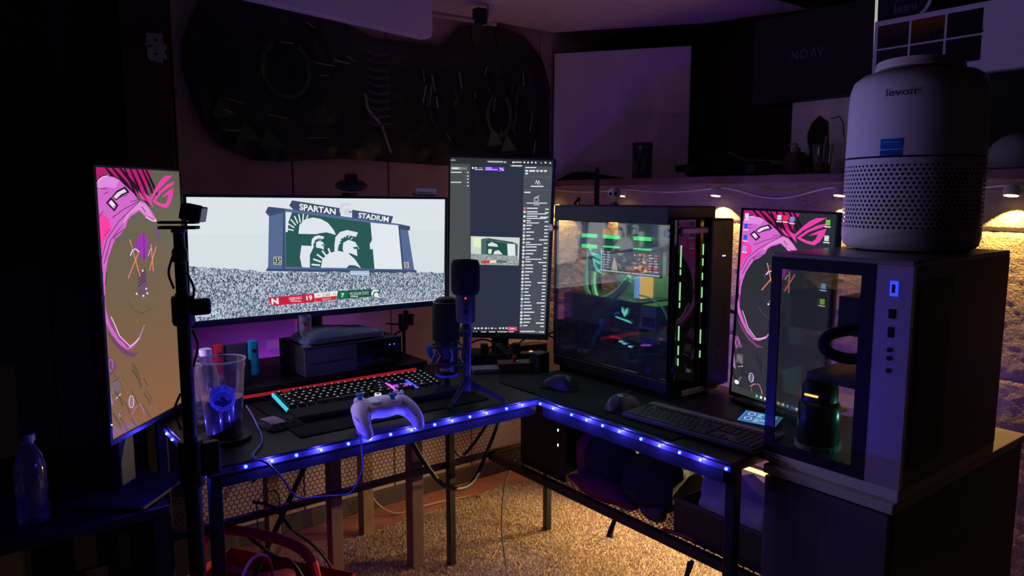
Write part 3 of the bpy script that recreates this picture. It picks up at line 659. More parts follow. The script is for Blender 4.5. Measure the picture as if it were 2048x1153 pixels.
# --- streaming software on the upright centre monitor
def streaming():
    A = homog([(166, 47), (726, 62), (690, 1008), (150, 985)], [(0, 0), (1, 0), (1, 1), (0, 1)])
    p = Paint(); p.rect(0, 0, 1, 1, (46, 50, 58)); p.xf = lambda x, y: tuple(min(1, max(0, q)) for q in A(x, y))
    Wt, Gy = (226, 230, 234), (150, 154, 160)
    p.poly([(150, 80), (272, 82), (270, 964), (140, 960)], (74, 80, 80)); p.poly([(274, 82), (566, 90), (543, 968), (272, 964)], (44, 50, 66)); p.poly([(568, 90), (730, 94), (694, 1004), (546, 996)], (74, 79, 88))
    p.poly([(150, 40), (735, 58), (735, 84), (150, 76)], (46, 48, 52))
    p.text('studio', [(160, 55), (192, 56), (192, 66), (160, 65)], Wt)
    p.poly([(365, 62), (474, 66), (474, 78), (365, 75)], (86, 88, 92)); p.rect(370, 66, 452, 72, (200, 204, 206)); p.disc(463, 71, 4, 4, Wt)
    p.rect(505, 68, 555, 74, (200, 204, 208))
    for x in (508, 570, 590, 611, 632, 686): p.disc(x, 72, 5, 5, Wt)
    p.stroke([(657, 74), (666, 74)], 3, Wt); p.stroke([(708, 70), (716, 79)], 3, Wt); p.stroke([(716, 70), (708, 79)], 3, Wt)
    p.poly([(490, 84), (560, 86), (560, 97), (490, 95)], (90, 93, 98)); p.rect(500, 87, 556, 93, Wt)
    # left dock
    p.poly([(168, 98), (255, 99), (255, 113), (168, 112)], (120, 124, 122)); p.poly([(168, 98), (218, 99), (218, 112), (168, 112)], (170, 172, 166)); p.rect(176, 102, 205, 108, (236, 236, 232))
    for y, l in ((127, 60), (180, 58)): p.rect(166, y - 3, 166 + l, y + 2, Wt)
    for y in (127, 146, 162, 180, 198): p.disc(260, y, 4, 4, Wt); p.stroke([(243, y - 2), (247, y + 2), (251, y - 2)], 1.5, Gy)
    p.poly([(165, 648), (258, 650), (258, 664), (165, 662)], (120, 124, 122)); p.rect(176, 653, 204, 659, (230, 232, 230))
    for y in (866, 908): p.disc(184, y, 6, 6, Wt); p.rect(174, y + 9, 194, y + 14, Wt)
    # centre: header, preview
    p.poly([(276, 95), (346, 97), (346, 117), (276, 115)], (30, 32, 38)); p.disc(287, 103, 6, 6, Wt); p.rect(297, 99, 312, 105, Wt); p.rect(320, 100, 342, 104, Gy); p.rect(297, 109, 344, 113, Wt)
    p.poly([(350, 96), (460, 99), (460, 120), (350, 117)], (96, 40, 200)); p.rect(357, 100, 390, 105, (240, 190, 250)); p.rect(357, 109, 422, 113, (220, 200, 250)); p.stroke([(434, 101), (456, 116)], 6, (235, 220, 255)); p.stroke([(456, 101), (434, 117)], 6, (190, 130, 255))
    p.poly([(275, 468), (546, 476), (541, 628), (275, 622)], (202, 216, 206)); p.poly([(290, 475), (335, 476), (334, 530), (290, 525)], (222, 240, 196))
    p.poly([(332, 484), (372, 478), (508, 500), (536, 512), (534, 578), (332, 566)], (78, 102, 104)); p.poly([(360, 492), (476, 508), (478, 572), (362, 566)], (36, 78, 72)); p.poly([(476, 508), (520, 512), (522, 576), (480, 574)], (224, 232, 232))
    p.poly([(368, 512), (390, 500), (420, 512), (426, 526), (372, 522)], (218, 226, 226)); p.poly([(372, 538), (392, 538), (388, 564), (370, 562)], (218, 226, 226)); p.poly([(398, 566), (408, 548), (430, 544), (452, 568)], (218, 226, 226))
    p.stroke([(370, 484), (420, 494)], 5, (60, 66, 70)); p.stroke([(450, 494), (508, 506)], 5, (60, 66, 70))
    p.poly([(275, 562), (534, 580), (541, 600), (541, 628), (275, 622)], (150, 160, 160))
    for i in range(150):
        x, y = random.uniform(278, 538), random.uniform(570, 622); p.rect(x, y, x + 4, y + 4, random.choice([(70, 80, 84), (212, 220, 220), (110, 122, 124)])); p.layer -= 1
    p.layer += 1
    p.poly([(332, 602), (380, 600), (380, 614), (334, 616)], (206, 60, 56)); p.poly([(380, 600), (416, 599), (416, 612), (380, 614)], (236, 220, 210)); p.poly([(416, 599), (474, 602), (474, 612), (416, 612)], (96, 104, 100))
    # bottom controls
    for x in (298, 316, 336, 358, 375, 393, 437, 455, 473): p.disc(x, 972, 6, 5, Wt if x != 375 else (230, 120, 110))
    p.stroke([(406, 973), (418, 973)], 3, Wt); p.poly([(482, 964), (532, 966), (531, 986), (481, 984)], (226, 80, 116)); p.rect(494, 973, 518, 977, (250, 210, 220))
    p.poly([(272, 984), (545, 992), (545, 1000), (272, 996)], (20, 22, 26))
    for x, l in ((283, 28), (330, 30), (375, 36), (423, 56), (487, 28)): p.rect(x, 990, x + l, 994, Wt)
    # right dock: cards and the viewer list
    p.rect(575, 96, 635, 101, Wt)
    for x, l in ((575, 16), (597, 32), (636, 14), (656, 16), (678, 16)): p.rect(x, 112, x + l, 121, Wt)
    p.rect(575, 127, 590, 135, Wt)
    for y in (148, 218, 312): p.stroke([(566, y), (722, y + 2)], 2, (104, 108, 116))
    p.stroke([(630, 186), (638, 166), (644, 190), (650, 168), (658, 190)], 3, Wt); p.rect(606, 196, 676, 202, Wt)
    p.rect(570, 228, 604, 235, Wt); p.stroke([(626, 262), (648, 262), (648, 280), (626, 280), (626, 262)], 3, Wt); p.stroke([(630, 258), (655, 250)], 3, Wt)
    p.rect(582, 286, 696, 292, (200, 204, 208)); p.rect(622, 296, 656, 300, (200, 204, 208))
    y = 318; i = 0
    while y < 972:
        x = 573 - (y - 318) * .028; p.disc(x, y, 7, 7, (224, 120, 116) if i == 0 else random.choice([Wt, (222, 216, 206), (200, 206, 214), (150, 158, 190)]))
        l = random.choice([24, 30, 36, 44, 60]); p.rect(x + 12, y - 4, x + 12 + l, y + 2, Wt)
        xr = 706 - (y - 318) * .035; l2 = 46 if i % 6 == 2 else 20; p.rect(xr - l2, y + 1, xr, y + 7, Wt)
        if i in (1, 2, 3, 9, 13): p.rect(x + 12, y + 8, x + 12 + random.choice([70, 90, 110]), y + 13, Wt); y += 6
        y += 18.5; i += 1
    p.poly([(548, 984), (690, 990), (689, 1002), (548, 998)], (100, 106, 108)); p.rect(552, 987, 632, 992, Wt); p.disc(664, 993, 5, 4, Wt); p.disc(679, 994, 5, 4, Wt)
    return p
monitor('portrait_display', 'upright centre monitor showing a grey chat list and small video preview', (.195, .465, 1.126), -39.0, 6.5, 2.0, .336, .597, streaming(), DT, bez=(.006, .012, .005, .020), neck_back=.05)

# ------------------------------------------------------------------ open tower with glass side
TW = thing('computer_tower', 'black computer tower with a glass side, green lights and a small screen', 'computer', (.267, -.225, DT))
W_, D_, H_ = .205, .49, .495
M_STEEL = mat('black satin steel', (.014, .014, .015), .4, .3)
M_TRAY = mat('grey component tray', (.20, .20, .19), .5, scale=18, var=.3)
GREEN = glow('green fan light', (.06, 1., .25), 1.15); TEAL = glow('teal sign light', (.10, 1., .72), .95); MINT = glow('green slit light', (.45, 1., .45), .75)
base = MB().box(.0, W_, .0, D_, .014, .05).build('base', M_STEEL, TW, bevel=.004)
for x in (.03, W_ - .03):
    for y in (.04, D_ - .04): MB().box(x - .018, x + .018, y - .02, y + .02, 0, .014).build('foot', RUBBER, TW)
MB().box(.0, W_, .02, D_, H_ - .01, H_ + .038).build('top_panel', mat('dark grey radiator cover', (.03, .03, .034), .55), TW, bevel=.003)
MB().box(W_ - .006, W_, .10, D_, .05, .20).box(W_ - .006, W_, .04, .40, .20, H_ - .01).build('component_tray', M_TRAY, TW)
MB().box(.0, W_, D_ - .006, D_, .05, .16).box(.14, W_, D_ - .006, D_, .16, H_ - .01).build('rear_panel', M_STEEL, TW)
for x, y in ((.004, .008), (.004, D_ - .008), (W_ - .006, D_ - .008)): MB().box(x - .004, x + .004, y - .006, y + .006, .05, H_ - .01).build('corner_post', M_STEEL, TW)
MB().box(-.004, .0, .012, D_ - .004, .055, H_ - .012).build('glass_panel', clear('tower side glass', (.97, .98, .975), .05, .04, frost=.012, frostcol=(.55, .58, .55)), TW)
for y in (.016, D_ + .004):
    MB(Matrix.Translation((-.008, y, H_ - .034)) @ Matrix.Rotation(R(90), 4, 'Y')).lathe([(.011, -.004), (.011, .004), (.008, .005)], 16).build('thumb_screw', mat('silver screw head', (.7, .66, .62), .35, .6), TW, smooth=True)
# front: panel, light slits, right hand strip
MB().box(.0, .125, -.014, .0, .02, H_ + .006).build('front_panel', clear('smoked front glass', (.10, .10, .11), .12, .06), TW, bevel=.003)
MB().box(.0, .125, .0, .012, .02, H_).build('front_inner', BLACKM, TW)
fs = MB().box(.125, .225, -.03, .10, .02, H_ + .004).build('side_strip', M_STEEL, TW, bevel=.006)
MB().box(.03, .19, -.018, .0, .008, .026).build('front_lip', mat('bronze grey lip', (.16, .12, .11), .4, .5), TW, bevel=.003)
MB().box(.008, .12, -.022, -.012, H_ - .035, H_ - .018).build('front_bar', mat('bronze grey lip', (.16, .12, .11), .4, .5), TW, bevel=.004)
for x, segs in ((.012, ((.37, .43), (.35, .365), (.28, .33), (.26, .275), (.17, .21), (.13, .155), (.10, .12))), (.106, ((.40, .43), (.37, .39), (.33, .35), (.28, .31), (.24, .265), (.15, .19), (.11, .13)))):
    for z0, z1 in segs: MB().box(x, x + .0028, -.0165, -.0142, z0, z1).build('light_slit', MINT, TW)
MB().box(.195, .200, -.0312, -.030, .225, .262).build('port_cover', mat('dark green cover', (.02, .09, .06), .4), TW)
for x in (.176, .184): MB().ball((x, -.031, .395), .0022, 8, 6).build('indicator', glow('violet indicator', (.35, .3, 1.), 4.), TW)
b = Paint()
b.poly([(20, 0), (0, 14), (4, 20), (22, 6)], (74, 72, 78)); b.poly([(22, 8), (6, 20), (12, 30), (22, 26), (24, 10), (18, 18), (14, 24), (10, 20)], (74, 72, 78))
b.poly([(-2, 150 + 100), (22, 250), (22, 254), (12, 254), (12, 266), (8, 266), (8, 254), (-2, 254)], (84, 80, 84))
b.build('printed_emblem', lambda x, y, o: Vector((.165 + x * .0012, -.0303 - o, .478 - y * .0014)), TW, INK)
# inside: three fans with pairs of green bars, screen, sign, tubes, cards
for y in (.352, .258, .135):
    f = MB().box(.03, .15, y - .058, y + .058, .405, .43).build('fan', mat('dark fan frame', (.10, .11, .11), .5), TW)
    for z0 in (.435, .402): MB().box(.022, .027, y - .032, y + .032, z0, z0 + .011).build('light_bar', GREEN, f)
lcd = MB().box(.012, .022, .055, .29, .335, .408).build('small_screen', BLACK, TW)
p = Paint(); p.rect(0, 0, 1, 1, (46, 44, 52)); p.poly([(0, 0), (.025, 0), (.025, 1), (0, 1)], (150, 226, 232)); p.rect(0, .95, 1, 1, (206, 226, 226))
for i in range(26):
    x, y = random.uniform(.25, .8), random.uniform(.05, .8); p.poly([(x, y), (x + random.uniform(.04, .16), y + random.uniform(-.05, .12)), (x + random.uniform(.02, .1), y + random.uniform(.1, .25))], random.choice([(120, 112, 104), (74, 70, 78), (168, 156, 132), (58, 54, 66)]))
for i in range(34):
    x, y = random.gauss(.70, .055), random.uniform(.05, .92); p.poly([(x, y), (x + random.uniform(-.05, .06), y + random.uniform(.05, .2)), (x + random.uniform(-.06, .05), y + random.uniform(.05, .2))], random.choice([(206, 150, 96), (176, 90, 56), (236, 214, 168), (120, 56, 40)]))
p.poly([(.20, .92), (.22, .5), (.25, .42), (.28, .5), (.31, .92)], (196, 190, 168)); p.disc(.25, .34, .025, .10, (30, 28, 32)); p.disc(.252, .40, .014, .06, (216, 196, 176))
for x0, x1 in ((.04, .10), (.115, .175), (.83, .90), (.915, .985)):
    for i in range(7): p.rect(x0, .10 + .115 * i, x0 + (x1 - x0) * random.uniform(.5, 1), .15 + .115 * i, random.choice([(226, 230, 232), (200, 206, 210), (232, 120, 100) if x0 > .9 else (190, 196, 206)]))
p.build('screen', lambda x, y, o: Vector((.0118 - o, .288 - x * .231, .404 - y * .066)), lcd, LIT)
p = Paint(); p.poly([(0, 0), (10, 4), (20, 30), (8, 32), (2, 18)], (80, 240, 200)); p.poly([(10, 34), (62, 44), (70, 62), (22, 50)], (80, 240, 200)); p.poly([(22, 56), (70, 72), (72, 84), (34, 72), (48, 96), (72, 102), (72, 116), (44, 108), (28, 82)], (80, 240, 200))
sg = MB().box(.030, .038, .295, .362, .33, .42).build('sign_block', mat('dark block', (.06, .07, .07), .5), TW)
p.build('lit_emblem', lambda x, y, o: Vector((.0295 - o, .362 - x * .00085, .418 - y * .0008)), sg, LIT)
M_TUBE = mat('pale green tubing', (.42, .62, .32), .35, var=.1)
for dy, dz in ((0, 0), (-.03, .012)):
    MB().tube(spline([(.07, .385 + dy, .41), (.06, .402 + dy * 1.2, .33 + dz * .4), (.05, .385 + dy, .262 + dz), (.04, .32, .235 + dz), (.04, .25, .262 + dz), (.05, .205, .312 + dz)], 8), .0075, 8).build('coolant_tube', M_TUBE, TW, smooth=True)
MB().tube(spline([(.04, .155, .275), (.03, .10, .27), (.03, .05, .24), (.03, .02, .17)], 8), .003, 6).build('wire', M_TUBE, TW, smooth=True)
for y, c, nm in ((.182, (.18, .42, 1.), 'blue stick light'), (.160, (1., .62, .16), 'amber stick light')): MB().box(.05, .10, y - .004, y + .004, .262, .325).build('memory_stick', glow(nm, c, .9), TW)
MB().box(.03, .16, .14, .46, .165, .255).build('graphics_card', mat('card shroud', (.03, .035, .034), .4), TW, bevel=.004)
cd = TW.children[-1]
MB().box(.03, .16, .08, .14, .18, .25).build('card_end', mat('green lit fin block', (.10, .14, .10), .5), cd)
for i in range(9): MB().box(.0285, .0300, .086 + .0055 * i, .089 + .0055 * i, .188, .215).build('fin', M_STEEL, cd)
p = Paint(); G1 = (110, 246, 214)
p.poly([(0, 0), (10, 8), (14, 16), (18, 8), (28, 0), (28, 18), (14, 34), (0, 18)], G1); p.poly([(-28, 36), (36, 44), (48, 52), (-28, 40)], G1)
p.build('lit_badge', lambda x, y, o: Vector((.0295 - o, .215 - x * .0009, .235 - y * .0009)), cd, LIT)
p = Paint(); p.text('GEFORCE', [(0, 0), (70, 0), (70, 10), (0, 10)], (96, 100, 98)); p.text('X', [(100, 0), (110, 0), (110, 10), (100, 10)], (80, 84, 82)); p.build('lettering', lambda x, y, o: Vector((.0295 - o, .40 - x * .0009, .238 - y * .0009)), cd, INK)
# slotted bracket behind the card
sl = MB().box(.035, .045, .40, .478, .155, .25).build('slot_bracket', BLACKM, TW)
for r in range(4):
    for q in range(9): MB().box(.0335, .035, .408 + .0072 * q, .4115 + .0072 * q, .175 + .018 * r, .180 + .018 * r).build('vent_slot', mat('pale slot', (.5, .42, .34), .6), sl)
MB().box(.02, .18, .05, .475, .05, .115).build('power_supply_cover', BLACKM, TW, bevel=.003)
p = Paint(); p.text('NVISION', [(0, 0), (60, 0), (60, 12), (0, 12)], (44, 46, 52)); 
for y, z_ in ((.21, .130), (.195, .126), (.172, .121)): MB().ball((.024, y, z_), .006, 10, 6, s3=(1, 1.5, .5)).build('light_drop', glow('ice light', (.2, .75, 1.), .9), TW)
MB().box(.03, .034, .215, .265, .134, .139).build('light_bar', glow('red cable light', (1., .02, .05), .35), TW)
MB().tube([(.03, .135, .13), (.03, .10, .136)], .003, 6).build('light_bar', glow('violet cable light', (.4, .05, 1.), .8), TW)
MB().box(.015, .02, .014, .026, .07, .30).build('light_bar', glow('green reflecting strip', (.02, .55, .06), .55), TW)  # green reflecting bar near the front, made as a glowing strip
MB().box(.005, .011, .012, .028, .345, .415).build('red_tab', mat('red anodised tab', (.25, .01, .02), .4), TW)
light('tower_glow', 'AREA', .7, (.25, 1., .35), (.09, .22, .40), TW, shape='RECTANGLE', size=.12, size_y=.34, rot=(0, 0, 0))
light('tower_glow_white', 'POINT', .25, (.8, 1., .75), (.10, .30, .37), TW, shadow_soft_size=.05)
# things on top of the tower
tag(MB().box(-.007, .007, -.006, .006, 0, .116).box(-.004, .004, -.004, .004, .116, .124).build('antenna', BLACKM, loc=(.44, .25, DT + H_ + .038), bevel=.002), 'upright black antenna standing on the open tower', 'antenna')
t = thing('skull_figure', 'small white skull figure on top of the open tower', 'figurine', (.43, .158, DT + H_ + .038), R(-60))
MB().ball((0, 0, .038), .021, 14, 10, s3=(1, 1.1, 1)).box(-.010, .010, -.022, -.004, .012, .026).build('head', mat('bone white resin', (.55, .52, .52), .6), t, smooth=True)
for x in (-.008, .008): MB().ball((x, -.019, .036), .0058, 10, 6).build('eye_socket', BLACKM, t)
MB().lathe([(.016, 0), (.012, .006), (.008, .02)], 14).build('base', mat('bone white resin', (.55, .52, .52), .6), t)
t = thing('lizard_figure', 'tiny black lizard figure on the tower edge beside the chat monitor', 'figurine', (.36, .268 - .012, DT + H_ + .038), R(20))
MB().tube(spline([(-.02, 0, .004), (-.012, 0, .010), (0, 0, .016), (.008, 0, .022), (.014, 0, .014)], 5), .0045, 7, r2=.003).build('body', BLACKM, t, smooth=True)
MB().tube([(-.008, 0, .012), (-.014, .004, .001)], .002, 5).build('leg', BLACKM, t); MB().tube([(.004, 0, .015), (.007, -.004, .001)], .002, 5).build('leg', BLACKM, t)

# ------------------------------------------------------------------ white case, cabinet under it, purifier on it
CB = thing('storage_cabinet', 'dusky grey storage cabinet under the white computer case', 'cabinet', (.10, -.905, .01))
M_CAB = mat('dusky grey laminate', (.085, .072, .10), .55, var=.08)
MB().box(.018, .68, .0, .27, .0, .69).build('body', M_CAB, CB, bevel=.002)
MB().box(.0, .69, -.004, .274, .69, .71).build('top', mat('pale cabinet top', (.46, .43, .40), .5, var=.08), CB, bevel=.002)
dr = MB().box(.0, .016, .003, .269, .01, .686).build('door', M_CAB, CB, bevel=.002)
MB().ball((-.006, .245, .662), .007, 12, 8).build('knob', M_CAB, dr, smooth=True)

WC = thing('computer_case', 'white and silver computer case with a glass front, purifier on top', 'computer', (.117, -.91, .7205))
w_, d_, h_ = .29, .463, .462
M_ALU = mat('brushed silver aluminium', (.75, .75, .78), .42, .8, var=.08, scale=60)
M_WCASE = mat('white painted steel', (.55, .54, .55), .45, var=.06)
MB().box(.0, d_, .0, w_, .0, .024).build('bottom_rail', M_WCASE, WC, bevel=.002)
MB().box(.0, d_, .0, w_, h_ - .010, h_).build('top_panel', mat('silver grey top', (.30, .29, .31), .35, .4, var=.08), WC, bevel=.002)
MB().box(.0, .012, .0, .068, .024, h_ - .010).build('front_column', M_ALU, WC)
MB().box(.012, d_, .0, .008, .024, h_ - .010).build('side_panel', mat('grey side panel', (.20, .19, .20), .5, .2, var=.08), WC)
MB().box(.03, .17, -.002, .001, .06, h_ - .04).build('side_vent', mat('dark vent mesh', (.03, .03, .032), .6, bump=.6, bscale=900), WC)
MB().box(.445, d_, .008, .10, .024, h_ - .010).build('rear_panel', M_WCASE, WC)
m = MB()
for y0, y1, z0, z1 in ((.068, .095, .024, h_ - .01), (.268, .29, .024, h_ - .01), (.095, .268, .024, .046), (.095, .268, h_ - .034, h_ - .01)): m.box(-.001, .004, y0, y1, z0, z1)
m.build('front_frame', BLACK, WC)
PANE = clear('case front glass', (.95, .96, .97), .05, .03)
MB().box(.0, .003, .095, .268, .046, h_ - .034).build('glass_panel', PANE, WC)
MB().box(.02, d_ - .01, .287, .29, .024, h_ - .01).build('glass_panel', PANE, WC)
MB().box(.012, .445, .008, .285, .024, .03).build('floor_tray', GREYP, WC)
# column controls
MB().box(-.002, .001, .026, .040, .395, .423).build('power_button', glow('blue button', (.02, .05, 1.), 1.6), WC); MB().box(-.003, -.001, .030, .036, .401, .417).build('power_key', BLACK, WC)
for z0, z1, wd in ((.352, .370, .012), (.316, .336, .010)): MB().box(-.0015, .001, .034 - wd / 2, .034 + wd / 2, z0, z1).build('port', BLACKM, WC)
for z_ in (.292, .276, .252): MB(Matrix.Translation((-.001, .034, z_)) @ Matrix.Rotation(R(90), 4, 'Y')).lathe([(.0045, -.001), (.0045, .001)], 12).build('jack', BLACKM, WC)
# inside: cylinder cooler, cable loop, block
cy = MB().lathe([(.042, .0), (.044, .004), (.044, .09), (.040, .098), (.036, .10)], 22, (.10, .222, .035)).build('reservoir', mat('smoked cylinder', (.03, .035, .035), .25), WC, smooth=True)
MB().lathe([(.038, 0), (.038, .03), (.03, .042)], 20, (.10, .222, .136)).build('pump_head', BLACK, WC, smooth=True)
MB().box(.059, .062, .205, .235, .150, .154).build('amber_glint', glow('amber glint glow', (1., .45, .1), 2.2), WC)  # amber glint, made as a small glowing bar
MB().lathe([(.048, 0), (.048, .01)], 24, (.10, .222, .030)).build('foot_ring', mat('pale teal ring', (.20, .30, .27), .4), WC)
MB().box(.09, .34, .13, .25, .178, .196).build('card', mat('dark board', (.05, .06, .05), .5), WC)
MB().box(.24, .34, .19, .265, .26, .35).build('cooler_block', mat('dark green block', (.02, .035, .03), .5), WC)
MB().tube(spline([(.24, .17, .285), (.17, .19, .290), (.14, .232, .272), (.14, .236, .240), (.17, .20, .222), (.24, .16, .225)], 8), .013, 8).build('hose', RUBBER, WC, smooth=True)
light('case_glow', 'POINT', .22, (.2, 1., .7), (.22, .10, .09), WC, shadow_soft_size=.0)

PU = thing('air_purifier', 'white cylindrical air purifier standing on the white computer case', 'air purifier', (.43, -.758, 1.183), R(0))
M_PW = mat('white purifier shell', (.74, .73, .74), .42, var=.04)
r0 = .138
MB().lathe([(r0 - .012, .004), (r0 - .004, .012), (r0, .030), (r0, .045)], 72).build('lower_rim', M_PW, PU, smooth=True)
MB().lathe([(r0 - .03, 0), (r0 - .03, .006)], 40).build('foot', GREYP, PU)
MB().lathe([(r0, .188), (r0, .198)], 72, cap=False).build('collar', M_PW, PU, smooth=True)
MB().lathe([(r0 - .002, .198), (r0 - .002, .202)], 72, cap=False).build('seam', BLACKM, PU)
MB().lathe([(r0, .202), (r0 - .001, .30), (r0 - .003, .345), (r0 - .010, .367), (r0 - .026, .380), (r0 - .045, .384), (.02, .386)], 72).build('upper_shell', M_PW, PU, smooth=True)
MB(Matrix.Translation((0, 0, .386)) @ Matrix.Rotation(R(4), 4, 'Y')).lathe([(.085, 0), (.088, .004), (.086, .018), (.070, .020)], 48).build('top_vent', M_PW, PU, smooth=True)
MB().lathe([(r0 - .006, .040), (r0 - .006, .190)], 48, cap=False).build('inner_filter', mat('dark filter', (.012, .012, .016), .8), PU)
s = .0062; m = hexnet(0, 2 * math.pi * r0 - .004, .052, .187, s, lambda a, b: (r0 * math.cos(a / r0), r0 * math.sin(a / r0), b), .0030); m.build('perforated_shell', M_PW, PU)
MB().lathe([(r0 - .0002, .044), (r0 - .0002, .0485)], 72, cap=False).lathe([(r0 - .0002, .1838), (r0 - .0002, .189)], 72, cap=False).build('shell_band', M_PW, PU)
ang = math.atan2(-1.509 + .752, -1.27 - .43)
p = Paint(); p.text('levoit', [(-.030, 0), (.030, 0), (.030, .018), (-.030, .018)], (40, 38, 46)); p.split(.008); p.build('lettering', lambda x, y, o: Vector(((r0 + .0006 + o) * math.cos(ang + (x - .03) / r0 + .0), (r0 + .0006 + o) * math.sin(ang + (x - .03) / r0), .338 - y * .82)), PU, INK)
p = Paint(); p.rect(-.036, .124, .008, .150, (24, 110, 190)); p.rect(-.036, .152, .008, .166, (20, 92, 170)); p.stroke([(-.030, .132), (.002, .132)], .003, (90, 160, 220))
p.split(.008); p.build('printed_label', lambda x, y, o: Vector(((r0 + .0006 + o) * math.cos(ang + (x - .03) / r0 + .0), (r0 + .0006 + o) * math.sin(ang + (x - .03) / r0), .338 - y * .82)), PU, INK)

# ------------------------------------------------------------------ keyboards
KW = .0188
def keyset(rows):
    out = []
    for r, row in enumerate(rows):
        x = 0.
        for wdt in row:
            if wdt > 0: out.append((r, x, wdt))
            x += abs(wdt)
    return out
ROWS = [[1, -1, 1, 1, 1, 1, -.5, 1, 1, 1, 1, -.5, 1, 1, 1, 1, -.3, 1, 1, 1, -.3, 1, 1, 1, 1],
        [1] * 13 + [2, -.3, 1, 1, 1, -.3, 1, 1, 1, 1], [1.5] + [1] * 12 + [1.5, -.3, 1, 1, 1, -.3, 1, 1, 1, 1],
        [1.75] + [1] * 11 + [2.25, -.3, -3, -.3, 1, 1, 1, 1], [2.25] + [1] * 10 + [2.75, -.3, -1, 1, -1, -.3, 1, 1, 1, 1],
        [1.25, 1.25, 1.25, 6.25, 1.25, 1.25, 1.25, 1.25, -.3, 1, 1, 1, -.3, 2, 1, 1]]
def keyboard(name, label, loc, rz, tilt, body, cap, legend, pitch, kh, gap, wrist):
    t = thing(name, label, 'keyboard', loc, R(rz)); Lx = 22.6 * pitch; Ly = 6 * pitch + .006
    Mt = Matrix.Rotation(R(tilt), 4, 'X')
    MB(Mt).box(-.006, Lx + .006, -.006, Ly + .004, .001, .012).build('body', body, t, bevel=.003)
    cache = {}
    for r, x, wd in keyset(ROWS):
        y = (5 - r) * pitch + (.006 if r == 0 else 0)
        lg = legend(r, x) if legend else None
        k_ = (wd, lg.name if lg else '')
        o = None
        if k_ not in cache:
            W = wd * pitch - gap; D = pitch - gap; m = MB(); b = .0016 if kh > .004 else .0004
            m.add([(0, 0, 0), (W, 0, 0), (W, D, 0), (0, D, 0), (b, b, kh), (W - b, b, kh), (W - b, D - b, kh), (b, D - b, kh)], [(0, 3, 2, 1), (4, 5, 6, 7), (0, 1, 5, 4), (1, 2, 6, 5), (2, 3, 7, 6), (3, 0, 4, 7)])
            if lg:
                c = W / 2; hw = min(.0026, W * .2); m.add([(c - hw, D * .62, kh + .0002), (c + hw, D * .62, kh + .0002), (c + hw, D * .80, kh + .0002), (c - hw, D * .80, kh + .0002)], [(0, 1, 2, 3)], 1)
            o = m.build('key', [cap, lg] if lg else [cap], t); cache[k_] = o
        else:
            o = cache[k_].copy(); COL.objects.link(o); o.parent = t
        o.matrix_local = Mt @ Matrix.Translation((x * pitch + gap / 2, y + gap / 2, .012))
    if wrist: MB().box(-.01, Lx + .01, -.095, -.008, .0, .016).build('wrist_rest', mat('soft black wrist rest', (.004, .004, .005), .7), t, bevel=.008, seg=3)
    return t, Mt, Lx, Ly
LGS = [glow('white legend', (.85, .95, 1.), .85), glow('green legend', (.5, 1., .7), .9), glow('pink legend', (1., .5, .8), 1.0), glow('amber legend', (1., .75, .35), .9)]
def leg_for(r, x):
    u = x / 22.6
    return LGS[0] if (u < .3 or u > .82) else LGS[3] if (.3 < u < .36 and r < 2) else LGS[2] if .55 < u < .75 and r > 2 else LGS[0]
KB, Mt, Lx, Ly = keyboard('gaming_keyboard', 'black keyboard with lit keys and wrist rest on the left wing', (-.615, .285, DT + .004), -3.5, 5, BLACK, mat('black keycap', (.006, .006, .007), .5), leg_for, .0198, .0085, .0035, True)
MB(Mt).box(-.0065, -.0015, -.006, Ly + .004, .006, .015).build('light_edge', glow('cyan edge light', (.05, .75, 1.), .8), KB)
for i in range(9):
    MB(Mt).box(.06 + i * .044, .09 + i * .044, -.0068, -.0050, .009, .0125).build('light_edge', glow(*[('pearl edge light', (.95, .9, .75), .6), ('pink edge light', (1., .45, .7), .7), ('white edge light', (.9, .95, 1.), .7)][0 if i < 4 else 1 if i < 7 else 2]), KB)
for i, (c, nm) in enumerate((((.06, .9, .35), 'green underkey'), ((.5, .8, .1), 'lime underkey'), ((1., .25, .05), 'red underkey'), ((1., .06, .2), 'rose underkey'), ((.7, .1, 1.), 'magenta underkey'), ((.1, .15, 1.), 'blue underkey'), ((.1, .8, .9), 'cyan underkey'))):
    MB(Mt).box(.004 + i * .063, .060 + i * .063, .004, Ly - .004, .0121, .0124).build('backlight', glow(nm, c, .10), KB)
for x0, x1, c, nm in ((.303, .309, (.9, .12, .9), 'magenta divider'), (.366, .372, (.08, .1, 1.), 'blue divider')): MB(Mt).box(x0, x1, .0, .075, .0124, .016).build('light_edge', glow(nm, c, 1.1), KB)
MB(Mt).box(.310, .365, .030, .052, .0125, .0135).build('light_panel', glow('violet panel light', (.5, .06, 1.), .8), KB)
keyboard('flat_keyboard', 'flat dark grey keyboard on the right wing in front of the right monitor', (.052, -.262, DT + .004), -86.0, 1.2, mat('graphite keyboard body', (.055, .05, .055), .45), mat('graphite key', (.030, .028, .031), .5), None, .0158, .003, .0022, False)
o = bpy.data.objects['flat_keyboard']
MB(Matrix.Rotation(R(1.2), 4, 'X')).box(-.006, 22.6 * .0158 + .006, 6 * .0158 + .010, 6 * .0158 + .032, .001, .014).build('top_bar', mat('graphite top bar', (.11, .10, .11), .4), o, bevel=.003)

